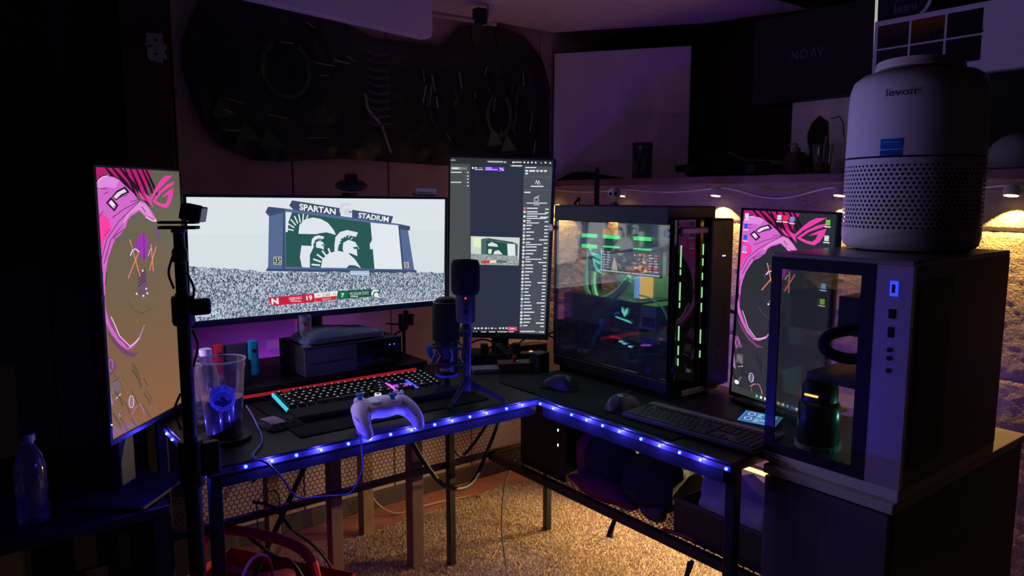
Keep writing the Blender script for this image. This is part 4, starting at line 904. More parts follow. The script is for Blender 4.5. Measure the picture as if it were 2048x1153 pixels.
# ------------------------------------------------------------------ game controller
CT = thing('game_controller', 'white game controller with blue thumbsticks at the desk edge', 'game controller', (-.462, .048, DT + .002), R(-4))
M_GC = mat('white controller shell', (.70, .68, .70), .4, var=.04)
m = MB(); Mi = Matrix.Rotation(R(8), 4, 'X')
m.M = Mi
m.ball((0, .028, .040), .05, 18, 12, s3=(1.25, .84, .50)); m.ball((-.043, .026, .039), .036, 16, 10, s3=(1.0, 1.1, .62)); m.ball((.043, .026, .039), .036, 16, 10, s3=(1.0, 1.1, .62)); m.box(-.045, .045, -.004, .03, .026, .054)
for sx in (-1, 1): m.tube(spline([(sx * .050, .030, .038), (sx * .062, .0, .033), (sx * .068, -.028, .022), (sx * .066, -.048, .012)], 5), .027, 14, r2=.014)
for sx in (-1, 1): m.ball(Vector((sx * .066, -.048, .012)), .0142, 12, 8)
bd = m.build('shell', M_GC, CT, smooth=False)
rm = bd.modifiers.new('remesh', 'REMESH'); rm.mode = 'VOXEL'; rm.voxel_size = .0028; rm.use_smooth_shade = True
sm = bd.modifiers.new('smooth', 'SMOOTH'); sm.factor = .5; sm.iterations = 12
for x, y in ((-.050, .046), (.024, .018)):
    st = MB(Mi).lathe([(.006, .058), (.006, .068), (.0095, .070), (.0105, .075), (.007, .077), (.004, .0755)], 16, (x, y, 0 if x < 0 else -.001)).build('thumbstick', mat('teal blue stick', (.06, .20, .34), .5), CT, smooth=True)
    MB(Mi).lathe([(.015, .054), (.0145, .060), (.010, .061)], 18, (x, y, 0)).build('stick_ring', M_GC, CT, smooth=True)
MB(Mi).lathe([(.0085, .060), (.0085, .0648), (.006, .0652)], 18, (0, .052, 0)).build('home_ring', glow('white home ring', (.9, .85, 1.), .8), CT); MB(Mi).lathe([(.0045, .0650), (.0045, .0658)], 14, (0, .052, 0)).build('home_button', BLACK, CT)
MB(Mi).lathe([(.013, .056), (.013, .0625), (.010, .0635)], 16, (-.022, .018, 0)).build('direction_pad', M_GC, CT, smooth=True)
for dx, dy in ((0, .010), (0, -.010), (.010, 0), (-.010, 0)): MB(Mi).lathe([(.0045, .056), (.0045, .0655), (.003, .0665)], 12, (.052 + dx, .046 + dy, 0)).build('face_button', M_GC, CT, smooth=True)
for sx in (-1, 1):
    MB(Mi).tube(spline([(sx * .044, .004, .0575), (sx * .050, -.020, .0475), (sx * .060, -.040, .034), (sx * .074, -.038, .032), (sx * .086, -.012, .044)], 5), .0009, 5).build('grip_line', BLACK, CT)
tag(MB().tube(spline([(-.53, .06, DT + .006), (-.545, .03, DT + .006), (-.55, .005, DT + .002), (-.562, -.028, .69), (-.575, -.034, .66), (-.60, -.034, .632), (-.655, -.034, .640), (-.72, -.034, .655), (-.748, -.03, .70), (-.77, -.008, .732), (-.79, .03, DT + .005), (-.74, .12, DT + .005), (-.70, .30, DT + .005), (-.68, .42, DT + .005)], 8), .0022, 6).build('charging_cable', mat('blue grey cable', (.12, .13, .30), .5), smooth=True), 'thin blue charging lead looping below the desk edge', 'cable')

# ------------------------------------------------------------------ cup, bottle, patch
CU = thing('coffee_cup', 'clear plastic iced coffee cup with a blue printed emblem', 'cup', (-.803, .19, DT + .012), R(0))
PL = clear('clear cup plastic', (.94, .94, .96), .25, .08, frost=.05, frostcol=(.7, .7, .75))
rc = lambda z_: .0385 + (.0525 - .0385) * z_ / .178
MB().lathe([(.0385, 0), (rc(.06), .06), (rc(.12), .12), (rc(.16), .16), (.0530, .161), (.0525, .178)], 48, cap=False).build('wall', PL, CU, smooth=True)
MB().lathe([(.0385, .0), (.0385, .002)], 32).build('bottom', PL, CU)
RIM = MB(); RIM.tube([(.0532 * math.cos(a), .0532 * math.sin(a), .178) for a in np.linspace(0, 2 * math.pi, 49)], .0021, 6).build('rim', clear('cup rim', (.8, .8, .84), .6, .15, frost=.28, frostcol=(.8, .8, .85)), CU, smooth=True)
MB().lathe([(.0375, .002), (rc(.088) - .0012, .088)], 40).build('coffee', mat('milky coffee', (.06, .035, .02), .3, var=.3), CU)
MB().lathe([(rc(.0885) - .0013, .0882), (rc(.092) - .0013, .0905), (.01, .0905)], 40).build('foam', mat('coffee foam', (.30, .19, .12), .6), CU)
p = Paint(); NV = (14, 20, 60)
p.disc(0, 0, 31, 31, (168, 178, 214), 36); p.disc(0, 0, 22, 22, (120, 160, 222), 30); p.ring(0, 0, 22, 22, 1.2, NV)
for i in range(15):
    an = R(180 + i * 180 / 14); p.stroke([(13 * math.cos(an), 4 + 13 * math.sin(an)), (21 * math.cos(an), 4 + 20 * math.sin(an))], 1.8, NV)
p.ring(0, 4, 11, 11, 1.6, NV, 180, 360); p.poly([(-20, 8), (-8, 2), (-3, 6), (4, -1), (12, 7), (20, 5), (16, 14), (0, 21), (-16, 14)], NV); p.disc(0, 0, 6, 5, NV)
def arc_text(txt, r, a0, a1, h, flip=False):
    n = len(txt)
    for i, ch in enumerate(txt):
        if ch == ' ': continue
        a = R(a0 + (a1 - a0) * (i + .5) / n); wd = h * (.35 if ch == 'I' else .8)
        cx, cy = r * math.cos(a), r * math.sin(a); ux, uy = (-math.sin(a), math.cos(a)) if not flip else (math.sin(a), -math.cos(a)); vx, vy = (math.cos(a), math.sin(a)) if not flip else (-math.cos(a), -math.sin(a))
        p.text(ch, [(cx - ux * wd / 2 + vx * h / 2, cy - uy * wd / 2 + vy * h / 2), (cx + ux * wd / 2 + vx * h / 2, cy + uy * wd / 2 + vy * h / 2), (cx + ux * wd / 2 - vx * h / 2, cy + uy * wd / 2 - vy * h / 2), (cx - ux * wd / 2 - vx * h / 2, cy - uy * wd / 2 - vy * h / 2)], NV)
arc_text('WILD BLUE', 26.8, 195, 345, 6.4); arc_text('COFFEE', 26.8, 135, 45, 6.4, True)
ac = math.atan2(-1.509 - .19, -1.27 + .803)
def wrap(x, y, o):
    z_ = .098 - y * .00098; r_ = rc(z_) + .0006 + o; a = ac + x * .00098 / r_ ; return Vector((r_ * math.cos(a), r_ * math.sin(a), z_))
p.split(7)
p.build('printed_emblem', wrap, CU, INK)
tag(MB().lathe([(.056, 0), (.060, .004), (.060, .010), (.052, .011)], 32).build('drink_coaster', BLACK, loc=(-.803, .19, DT + .0005), smooth=True), 'round black coaster under the coffee cup', 'coaster')
def bottle(name, label, loc, s=1., capm=WHITEP, dim=False):
    t = thing(name, label, 'bottle', loc); G = clear('bottle plastic', (.93, .94, .96), .3, .08, frost=.05, frostcol=(.6, .6, .65))
    MB().lathe([(.022 * s, 0), (.031 * s, .006 * s), (.032 * s, .03 * s), (.030 * s, .05 * s), (.032 * s, .07 * s), (.032 * s, .10 * s), (.031 * s, .13 * s), (.026 * s, .155 * s), (.014 * s, .178 * s), (.0125 * s, .186 * s), (.0125 * s, .192 * s)], 28, cap=False).build('wall', G, t, smooth=True)
    MB().lathe([(.015 * s, .190 * s), (.0152 * s, .206 * s), (.013 * s, .208 * s)], 24).build('cap', capm, t, smooth=True)
    for z_ in (.02, .04, .085, .125): MB().tube([(.0322 * s * math.cos(a), .0322 * s * math.sin(a), z_ * s) for a in np.linspace(0, 2 * math.pi, 25)], .0009, 5).build('rib', G, t, smooth=True)
    return t
bottle('water_bottle', 'clear water bottle with white cap standing behind the coffee cup', (-.80, .33, DT), .92)
bottle('water_bottle', 'dim clear water bottle at the far left on the low side table', (-1.17, .39, .57), 1.0, mat('frosted cap', (.25, .25, .28), .5))
t = thing('fabric_patch', 'grey embroidered fabric wallet lying beside the lit keyboard', 'wallet', (-.662, .215, DT + .0005), R(8))
m = MB(); vs = []; nx, ny = 18, 12
for j in range(ny + 1):
    for i in range(nx + 1):
        u, v = i / nx, j / ny; e = min(u, 1 - u, v, 1 - v); vs.append(((u - .5) * .088 + .002 * math.sin(j * 1.7), (v - .5) * .088, .004 + .011 * min(1, e * 6) + .0012 * math.sin(i * 2.1) + .001 * mnoise.noise((i * .7, j * .7, 0))))
m.add(vs, [(j * (nx + 1) + i, j * (nx + 1) + i + 1, (j + 1) * (nx + 1) + i + 1, (j + 1) * (nx + 1) + i) for j in range(ny) for i in range(nx)])
m.box(-.043, .043, -.043, .043, 0, .004); m.build('cloth', mat('dark grey weave', (.03, .028, .03), .9, bump=.5, bscale=600), t)
for i in range(9): MB().tube(spline([(-.036 + .004 * i, .034, .0165), (-.034 + .004 * i, .0, .0172), (-.037 + .004 * i, -.032, .0165)], 4), .0008, 4).build('stitch', mat('pale stitching', (.22, .20, .21), .8), t)
MB().box(.006, .034, -.02, .022, .0148, .0172).build('flap', BLACKM, t, bevel=.002); MB().box(.012, .022, -.022, -.018, .0165, .0178).build('clasp', CHROME, t)

# ------------------------------------------------------------------ riser, console, towel, tumbler, handheld dock
RS = thing('monitor_riser', 'black riser shelf with a red glow under the game console', 'shelf', (0, 0, DT))
MB().box(-.73, -.10, .45, .69, .026, .042).build('board', M_TOP, RS, bevel=.002)
for x in (-.70, -.13):
    for y in (.47, .535): MB().box(x - .02, x + .02, y - .012, y + .012, 0, .026).build('foot', BLACK, RS)
MB().box(-.69, -.14, .451, .455, .016, .024).build('red_strip', glow('red strip glow', (1., .03, .06), RED_STRENGTH), RS)
XB = thing('game_console', 'black and grey game console on the riser under the wide monitor', 'game console', (-.50, .46, DT + .042))
MB().box(.0, .31, .0, .20, .004, .088).build('body', mat('console dark shell', (.035, .032, .036), .5), XB, bevel=.002)
MB().box(.0, .16, -.004, .0, .004, .084).build('front_matte', mat('console grey front', (.10, .085, .09), .5), XB); MB().box(.16, .31, -.004, .0, .004, .084).build('front_gloss', mat('gloss black front', (.006, .006, .008), .12), XB)
MB().box(.012, .15, -.0048, -.004, .040, .0425).build('disc_slot', BLACKM, XB); MB().box(.0, .31, -.005, .0, .084, .090).build('top_lip', BLACK, XB)
for x in (.27, .285): MB().ball((x, -.005, .068), .0016, 8, 6).build('indicator', glow('blue console light', (.05, .1, 1.), 8.), XB)
TWL = thing('folded_towel', 'blue grey folded cloth lying on top of the game console', 'cloth', (-.36, .55, DT + .132))
m = MB(); vs = []; nx, ny = 26, 16
for j in range(ny + 1):
    for i in range(nx + 1):
        u, v = i / nx, j / ny; e = min(u, 1 - u, v, 1 - v)
        vs.append(((u - .5) * .25 + .006 * mnoise.noise((v * 5, 1, 0)), (v - .5) * .13 + .005 * mnoise.noise((u * 6, 3, 0)), (.022 * min(1, e * 7) ** .6) + .012 * math.exp(-((u - .35) ** 2) * 14) * min(1, e * 5) + .004 * mnoise.noise((u * 7, v * 5, 2))))
m.add(vs, [(j * (nx + 1) + i, j * (nx + 1) + i + 1, (j + 1) * (nx + 1) + i + 1, (j + 1) * (nx + 1) + i) for j in range(ny) for i in range(nx)])
o = m.build('cloth', mat('slate blue towelling', (.14, .20, .27), .95, bump=.6, bscale=420), TWL, smooth=True); sd = o.modifiers.new('thick', 'SOLIDIFY'); sd.thickness = .004
for k_ in range(3): MB().tube(spline([(-.10, -.066 - .001 * k_, .005 + .006 * k_), (.0, -.070, .006 + .006 * k_), (.115, -.066, .006 + .006 * k_), (.124, -.04, .006 + .006 * k_)], 6), .0030, 6).build('fold', mat('slate blue towelling', (.14, .20, .27), .95), TWL, smooth=True)
t = thing('glass_tumbler', 'small clear stemmed glass with red and grey print on the game console', 'glass', (-.487, .478, DT + .132))
MB().lathe([(.012, .030), (.017, .045), (.018, .085), (.0165, .092)], 24, cap=False).build('bowl', clear('tumbler glass', (.9, .93, .93), .4, .05, frost=.06), t, smooth=True)
MB().lathe([(.016, 0), (.015, .003), (.004, .008), (.004, .022), (.012, .030)], 20).build('stem', clear('tumbler glass', (.9, .93, .93), .4, .05), t, smooth=True)
p = Paint()
for a0, a1, z0, z1, c in ((-40, 40, .055, .061, (190, 70, 60)), (10, 40, .045, .075, (200, 90, 70)), (-40, -12, .048, .070, (90, 110, 100)), (-50, 50, .076, .088, (90, 100, 96))):
    for k_ in range(6):
        f = lambda q_: a0 + (a1 - a0) * q_ / 6; p.rect(f(k_), z0, f(k_ + 1), z1, c)
p.build('print', lambda x, y, o: Vector(((.0182 + o) * math.cos(ac + R(x)), (.0182 + o) * math.sin(ac + R(x)), y)), t, INK)
SW = thing('handheld_console', 'docked handheld console with red and teal side controllers', 'game console', (-.672, .515, DT + .042), R(-4))
MB().box(-.034, .034, -.012, .018, .0, .070).build('dock', BLACK, SW, bevel=.004)
MB().box(-.030, .030, -.004, .008, .03, .115).build('screen_slab', GREYP, SW, bevel=.003)
for x0, x1, mm, nm in ((-.060, -.031, mat('red controller', (.42, .02, .03), .5), 'red_controller'), (.031, .060, mat('teal controller', (.01, .26, .30), .5), 'teal_controller')):
    c_ = MB().box(x0, x1, -.010, .014, .018, .122).build(nm, mm, SW, bevel=.009, seg=3); MB(Matrix.Translation(((x0 + x1) / 2, -.010, .092)) @ Matrix.Rotation(R(90), 4, 'X')).lathe([(.006, 0), (.006, .004), (.004, .005)], 12).build('stick', BLACK, c_)
# black posable figure and blue headset hook
t = thing('drone_model', 'black spindly model with thin arms behind the first microphone', 'model', (-.045, .70, DT - .004), R(10))
MB().box(-.02, .02, -.02, .02, .0, .012).build('base', BLACKM, t); MB().tube([(0, 0, .01), (0, 0, .10)], .006, 8).build('stem', BLACKM, t)
MB().ball((0, 0, .115), .017, 10, 8, s3=(1.2, .8, 1)).build('body', BLACKM, t, smooth=True)
for pts in ([(0, 0, .12), (-.075, .0, .135)], [(0, 0, .105), (-.085, -.01, .085)], [(0, 0, .12), (.05, .0, .15)]): MB().tube(pts, .004, 6, r2=.0025).build('arm', BLACKM, t)
for x, h_b in ((-.012, .045), (.012, .055), (.034, .04)): MB().box(x - .006, x + .006, -.008, .008, .115, .115 + h_b).build('fin', BLACKM, t, bevel=.002)
t = thing('headset_hook', 'blue curved headset hook beside the first microphone', 'hook', (-.075, .42, DT), R(0))
MB().tube(spline([(-.03, 0, .10), (-.035, 0, .085), (-.025, 0, .06), (.0, 0, .035), (.012, 0, .0)], 6), .011, 8, r2=.008).build('hook', mat('deep blue plastic', (.01, .07, .35), .4), t, smooth=True)
MB().lathe([(.022, 0), (.022, .006), (.016, .008)], 18, (.012, 0, 0)).build('base', BLACKM, t, smooth=True)

# ------------------------------------------------------------------ microphones
M1 = thing('shock_mount_microphone', 'black microphone in a shock mount ring, left of the tripod microphone', 'microphone', (-.165, .235, DT))
MB().lathe([(.046, 0), (.046, .010), (.040, .014)], 32).build('base', BLACKM, M1, smooth=True); MB().tube([(0, 0, .012), (0, 0, .05)], .008, 8).build('post', BLKMETAL, M1)
bo = MB().lathe([(.026, .048), (.032, .054), (.033, .15), (.033, .152)], 32).build('body', BLACK, M1, smooth=True)
MB().lathe([(.0385, .152), (.0395, .160), (.0395, .245), (.036, .262), (.026, .272), (.01, .276)], 36).build('grille', mat('black mic mesh', (.012, .012, .013), .55, .4, bump=.8, bscale=1400), M1, smooth=True)
MB().tube([(.0375 * math.cos(a), .0375 * math.sin(a), .262) for a in np.linspace(0, 2 * math.pi, 33)], .0012, 5).build('trim_ring', mat('dim steel trim', (.25, .25, .27), .35, .7), M1, smooth=True)
for z_ in (.085, .135): MB().tube([(.047 * math.cos(a), .047 * math.sin(a), z_ + .006 * math.sin(a * 2)) for a in np.linspace(0, 2 * math.pi, 41)], .0042, 8).build('shock_ring', BLKMETAL, M1, smooth=True)
for i in range(6):
    a = R(60 * i + 10); MB().tube([(.047 * math.cos(a), .047 * math.sin(a), .085), (.034 * math.cos(a + .3), .034 * math.sin(a + .3), .11), (.047 * math.cos(a), .047 * math.sin(a), .135)], .0016, 5).build('elastic_cord', mat('grey elastic', (.25, .24, .26), .7), M1)
a1 = math.atan2(-1.509 - .235, -1.27 + .165); p = Paint(); p.text('HYPER', [(-20, -5), (8, -5), (8, 4), (-20, 4)], (205, 200, 210)); p.stroke([(8, -6), (19, 7)], 2.4, (215, 210, 220)); p.stroke([(19, -6), (8, 7)], 1.6, (205, 200, 210))
p.build('lettering', lambda x, y, o: Vector(((.0332 + o) * math.cos(a1 + x * .001 / .033), (.0332 + o) * math.sin(a1 + x * .001 / .033), .070 - y * .001)), bo, INK)
MB().lathe([(.030, .046), (.0335, .051), (.030, .054)], 28).build('light_foot', glow('blue mic light', (.02, .02, 1.), .30), M1, smooth=True)
M2 = thing('tripod_microphone', 'black microphone with foam cover and red light on a small tripod', 'microphone', (-.183, .108, DT))
MB().lathe([(.022, .222), (.026, .228), (.028, .31), (.028, .33)], 28).build('body', mat('grey mic body', (.03, .03, .034), .45), M2, smooth=True)
MB().lathe([(.024, .297), (.034, .300), (.0385, .312), (.039, .36), (.038, .382), (.033, .391), (.02, .392), (.017, .389)], 32).build('foam_cover', mat('black foam', (.009, .009, .010), .95, bump=.6, bscale=1100), M2, smooth=True)
a2 = math.atan2(-1.509 - .108, -1.27 + .183); ca, sa = math.cos(a2), math.sin(a2)
MB().ball((.0282 * ca, .0282 * sa, .291), .0022, 8, 6).build('mute_light', glow('red mic light', (1., .04, .06), 5.), M2)
for z_ in (.275, .253): MB(Matrix.Translation((.0275 * ca, .0275 * sa, z_)) @ Matrix.Rotation(a2, 4, 'Z') @ Matrix.Rotation(R(90), 4, 'Y')).lathe([(.0068, -.001), (.0068, .002), (.005, .003)], 16).build('dial', BLACK, M2, smooth=True)
MB().tube([(0, 0, .05), (0, 0, .222)], .0085, 10).build('stem', BLKMETAL, M2, smooth=True); MB().ball((0, 0, .205), .014, 12, 8).build('joint', BLACK, M2, smooth=True)
MB().lathe([(.017, .035), (.017, .06), (.012, .07)], 18).build('collar', BLACK, M2, smooth=True)
for x, y in ((-.085, -.045), (.075, -.075), (.12, .13)): MB().tube([(x * .08, y * .08, .055), (x * .5, y * .5, .034), (x, y, .006)], .0075, 8, r2=.006).build('leg', BLACK, M2, smooth=True)
MB().tube(spline([(.010, -.004, .224), (.014, -.004, .19), (.013, .0, .14), (.016, .01, .06), (.05, .08, .006), (.12, .2, .006)], 8), .0028, 6).build('lead', mat('violet lit lead', (.14, .13, .30), .5), M2, smooth=True)

# ------------------------------------------------------------------ on and around the monitors
t = thing('webcam', 'black oval webcam clipped on top of the wide monitor', 'webcam', (-.300, .55, 1.3035))
MB().box(-.014, .014, -.018, .022, .0, .008).box(-.014, .014, .030, .036, -.03, .008).box(-.014, .014, .02, .036, .0, .008).build('clip', BLACK, t, bevel=.002)
MB().ball((0, -.005, .030), .02, 22, 12, s3=(2.65, .9, .92)).build('body', BLACK, t, smooth=True)
MB().box(-.016, .016, -.018, .010, .040, .064).build('top_block', BLACKM, t, bevel=.003)
MB(Matrix.Translation((0, -.022, .030)) @ Matrix.Rotation(R(90), 4, 'X')).lathe([(.010, 0), (.010, .003), (.006, .004)], 18).build('lens', mat('lens glass', (.01, .01, .012), .1), t)
o = MB().box(-.040, .040, -.012, .012, 0, .026).build('white_sensor_box', WHITEP, loc=(-.033, .565, 1.302), bevel=.005, seg=3); tag(o, 'small white plastic box resting on top of the wide monitor', 'device')
MB().ball((-.024, -.013, .012), .0016, 8, 6).build('eyelet', BLACKM, o)

LP = thing('light_stand', 'black telescopic stand holding a camera in front of the left monitor', 'stand', (-.935, -.06, .0))
MB().tube([(0, 0, .25), (0, 0, .80)], .0155, 14).build('lower_tube', BLKMETAL, LP, smooth=True)
MB().tube([(0, 0, .78), (0, 0, 1.12)], .0125, 14).build('middle_tube', BLKMETAL, LP, smooth=True)
MB().tube([(0, 0, 1.08), (0, 0, 1.19)], .0105, 14).build('upper_tube', BLKMETAL, LP, smooth=True)
for z0, z1, r_ in ((.745, .835, .023), (1.06, 1.115, .020)):
    c_ = MB().lathe([(r_ * .9, z0), (r_, z0 + .006), (r_, z1 - .006), (r_ * .9, z1)], 20).build('clamp_collar', BLACK, LP, smooth=True)
    MB().box(r_ * .6, r_ + .026, -.022, .0, z0 + .018, z1 - .006).build('clamp_lever', BLACK, c_, bevel=.005)
MB().box(.018, .052, -.012, .004, .80, .815).build('side_arm', mat('grey lever', (.12, .12, .13), .4), LP, bevel=.004)
MB().lathe([(.008, 1.175), (.014, 1.18), (.014, 1.20), (.010, 1.206), (.010, 1.232), (.013, 1.235), (.013, 1.24)], 18).build('spigot', mat('dark steel spigot', (.10, .09, .10), .35, .7), LP, smooth=True)
Mh = Matrix.Translation((0, 0, 1.24)) @ Matrix.Rotation(R(-37.6), 4, 'Z')
MB(Mh).box(-.034, .036, -.012, .012, .0, .006).box(-.034, .036, -.012, .012, .010, .015).build('bracket_plate', BLKMETAL, LP, bevel=.002)
MB(Mh @ Matrix.Translation((.026, 0, .0155)) @ Matrix.Rotation(R(12), 4, 'Y')).box(-.020, .012, -.016, .016, .0, .030).build('camera_body', BLACK, LP, bevel=.004)
MB(Mh @ Matrix.Translation((.026, 0, .0155)) @ Matrix.Rotation(R(12), 4, 'Y')).box(.012, .020, -.015, .015, .001, .029).build('camera_front', mat('silver camera front', (.5, .5, .52), .3, .6), LP, bevel=.002)
for pts in ([(-.013, 0, 1.19), (-.022, -.004, 1.16), (-.014, 0, 1.13)], [(.008, -.010, 1.16), (.018, -.012, 1.13), (.014, -.012, 1.10)], [(-.014, -.004, .93), (-.026, -.006, .90), (-.017, -.004, .86)], [(.012, -.010, 1.05), (.020, -.012, 1.02), (.010, -.012, .98)]): MB().tube(spline(pts, 6), .0022, 6).build('lead', RUBBER, LP, smooth=True)
for a in (20, 140, 260): MB().tube([(0, 0, .42), (.34 * math.cos(R(a)), .34 * math.sin(R(a)), .012)], .010, 8).build('leg', BLKMETAL, LP, smooth=True)
MB().lathe([(.025, .39), (.025, .45)], 18).build('leg_hub', BLACK, LP, smooth=True)

def mouse(label, loc, rz, m_):
    t = thing('computer_mouse', label, 'mouse', loc, R(rz))
    vs = []; n1, n2 = 14, 10
    for j in range(n2 + 1):
        for i in range(n1 + 1):
            u = i / n1 * 2 - 1; v = j / n2 * 2 - 1; wd = .030 * (1 - .12 * math.cos(v * 2.4)) * math.sqrt(max(0, 1 - (abs(v)) ** 6)); hh = .040 * math.sqrt(max(0, 1 - abs(u) ** 3.2)) * (1 - .35 * v * v - .18 * v) ** 1. * max(.0, (1 - abs(v) ** 5))
            vs.append((u * wd, v * .058, max(.002, hh)))
    MB().add(vs, [(j * (n1 + 1) + i, j * (n1 + 1) + i + 1, (j + 1) * (n1 + 1) + i + 1, (j + 1) * (n1 + 1) + i) for j in range(n2) for i in range(n1)]).box(-.024, .024, -.05, .05, 0, .004).build('body', m_, t, smooth=True)
    MB(Matrix.Translation((0, .028, .033)) @ Matrix.Rotation(R(90), 4, 'Y')).lathe([(.008, -.004), (.008, .004)], 14).build('scroll_wheel', RUBBER, t)
    MB().tube([(0, .012, .0385), (0, .05, .019)], .0008, 4).build('button_split', BLACKM, t)
    return t
mouse('black upright mouse on the desk corner in front of the tower', (.105, .05, DT + .004), 20, mat('soft black mouse', (.02, .02, .022), .4))
g = mouse('grey glossy mouse on the mat left of the flat keyboard', (.105, -.205, DT + .004), -80, mat('glossy graphite mouse', (.05, .06, .055), .2))
t = thing('small_display', 'little blue lit display lying flat before the right monitor', 'display', (.27, -.495, DT + .001), R(-78))
Md = Matrix.Rotation(R(-78), 4, 'X'); MB(Md).box(-.050, .050, .0, .006, .0, .062).build('housing', BLACK, t, bevel=.001)
p = Paint(); p.rect(0, 0, 1, 1, (64, 118, 178)); p.rect(.02, .03, .98, .97, (88, 150, 206)); p.rect(.04, .06, .96, .94, (58, 108, 168))
for cx, cy in ((.22, .24), (.78, .24), (.22, .66)): p.ring(cx, cy, .09, .14, .03, (214, 214, 236)); p.ring(cx, cy, .05, .08, .02, (120, 80, 150))
for i in range(6): p.rect(.38, .12 + .06 * i, .38 + random.uniform(.08, .24), .15 + .06 * i, (176, 214, 240)); p.rect(.38, .56 + .06 * i, .38 + random.uniform(.1, .5), .59 + .06 * i, (170, 208, 238))
p.stroke([(.5, .5), (.5, .95)], .012, (30, 60, 110))
p.build('screen', lambda x, y, o: Md @ Vector((-.048 + .096 * x, -.0006 - o, .060 - .058 * y)), t, LIT)

# ------------------------------------------------------------------ clutter at the desk corner
def blackbox(name, label, cat, loc, dims, rz, m_=BLACK, bev=.003): return tag(MB().box(-dims[0] / 2, dims[0] / 2, -dims[1] / 2, dims[1] / 2, 0, dims[2]).build(name, m_, loc=loc, rotz=R(rz), bevel=bev), label, cat)
hub = thing('audio_interface', 'small black control box with a round knob in the desk corner', 'device', (.145, .315, DT), R(-30))
MB().box(-.055, .055, -.03, .03, 0, .030).build('body', mat('brown black metal', (.05, .035, .03), .4, .3), hub, bevel=.002); MB().lathe([(.014, .030), (.014, .033), (.011, .034)], 18).build('dial_plate', CHROME, hub); MB().lathe([(.008, .034), (.008, .046), (.007, .048)], 16).build('knob', mat('dark red knob', (.12, .01, .01), .4), hub, smooth=True)
blackbox('network_switch', 'flat grey box lying beside the tripod microphone', 'device', (.068, .36, DT), (.10, .06, .014), -25, mat('grey box', (.10, .09, .10), .5))
st = thing('power_strip', 'black power strip with plugs lying behind the chat monitor stand', 'power strip', (.20, .44, DT), R(-30))
MB().box(-.11, .11, -.022, .022, 0, .030).build('body', BLACK, st, bevel=.004)
for x in (-.07, -.02, .04): MB().box(x - .013, x + .013, -.014, .014, .030, .062).build('plug', RUBBER, st, bevel=.003)
MB().box(.085, .097, -.008, .008, .030, .033).build('switch', glow('amber switch', (1., .55, .2), .8), st)
blackbox('power_adapter', 'black power adapter brick beside the tower foot', 'adapter', (.205, .262, DT), (.05, .045, .062), 10)
blackbox('power_adapter', 'long black power adapter under the chat monitor', 'adapter', (.355, .505, DT), (.13, .055, .032), -10)
CORDS = [([(.03, .44, DT + .01), (.07, .50, DT + .05), (.13, .47, DT + .08), (.18, .42, DT + .05), (.20, .38, DT + .03)], .003, RUBBER, 'thin black wire arching behind the tripod microphone'),
         ([(-.02, .46, DT + .004), (.10, .52, DT + .012), (.22, .50, DT + .05), (.33, .46, DT + .09), (.42, .40, DT + .05)], .003, RUBBER, 'black wire rising below the chat monitor screen'),
         ([(-.06, .44, DT + .004), (.06, .49, DT + .010), (.20, .47, DT + .018), (.30, .46, DT + .06)], .0028, mat('violet lit lead', (.14, .13, .30), .5), 'violet tinted lead lying along the desk rear'),
         ([(.34, .42, DT + .07), (.42, .36, DT + .10), (.50, .30, DT + .06), (.53, .33, .60), (.50, .50, .42)], .0035, RUBBER, 'black cable dropping behind the tower'),
         ([(.15, .34, DT + .032), (.14, .40, DT + .07), (.19, .46, DT + .05), (.26, .44, DT + .04)], .0028, RUBBER, 'short black lead looping over the control box'),
         ([(.46, -.21, .98), (.56, -.24, .95), (.60, -.26, .86), (.55, -.28, .78), (.50, -.27, DT + .01)], .006, RUBBER, 'thick black cable bowed between tower and right monitor')]
for pts, r_, m_, l in CORDS: tag(MB().tube(spline(pts, 8), r_, 6).build('power_cable' if r_ > .003 else 'wire', m_, smooth=True), l, 'cable')
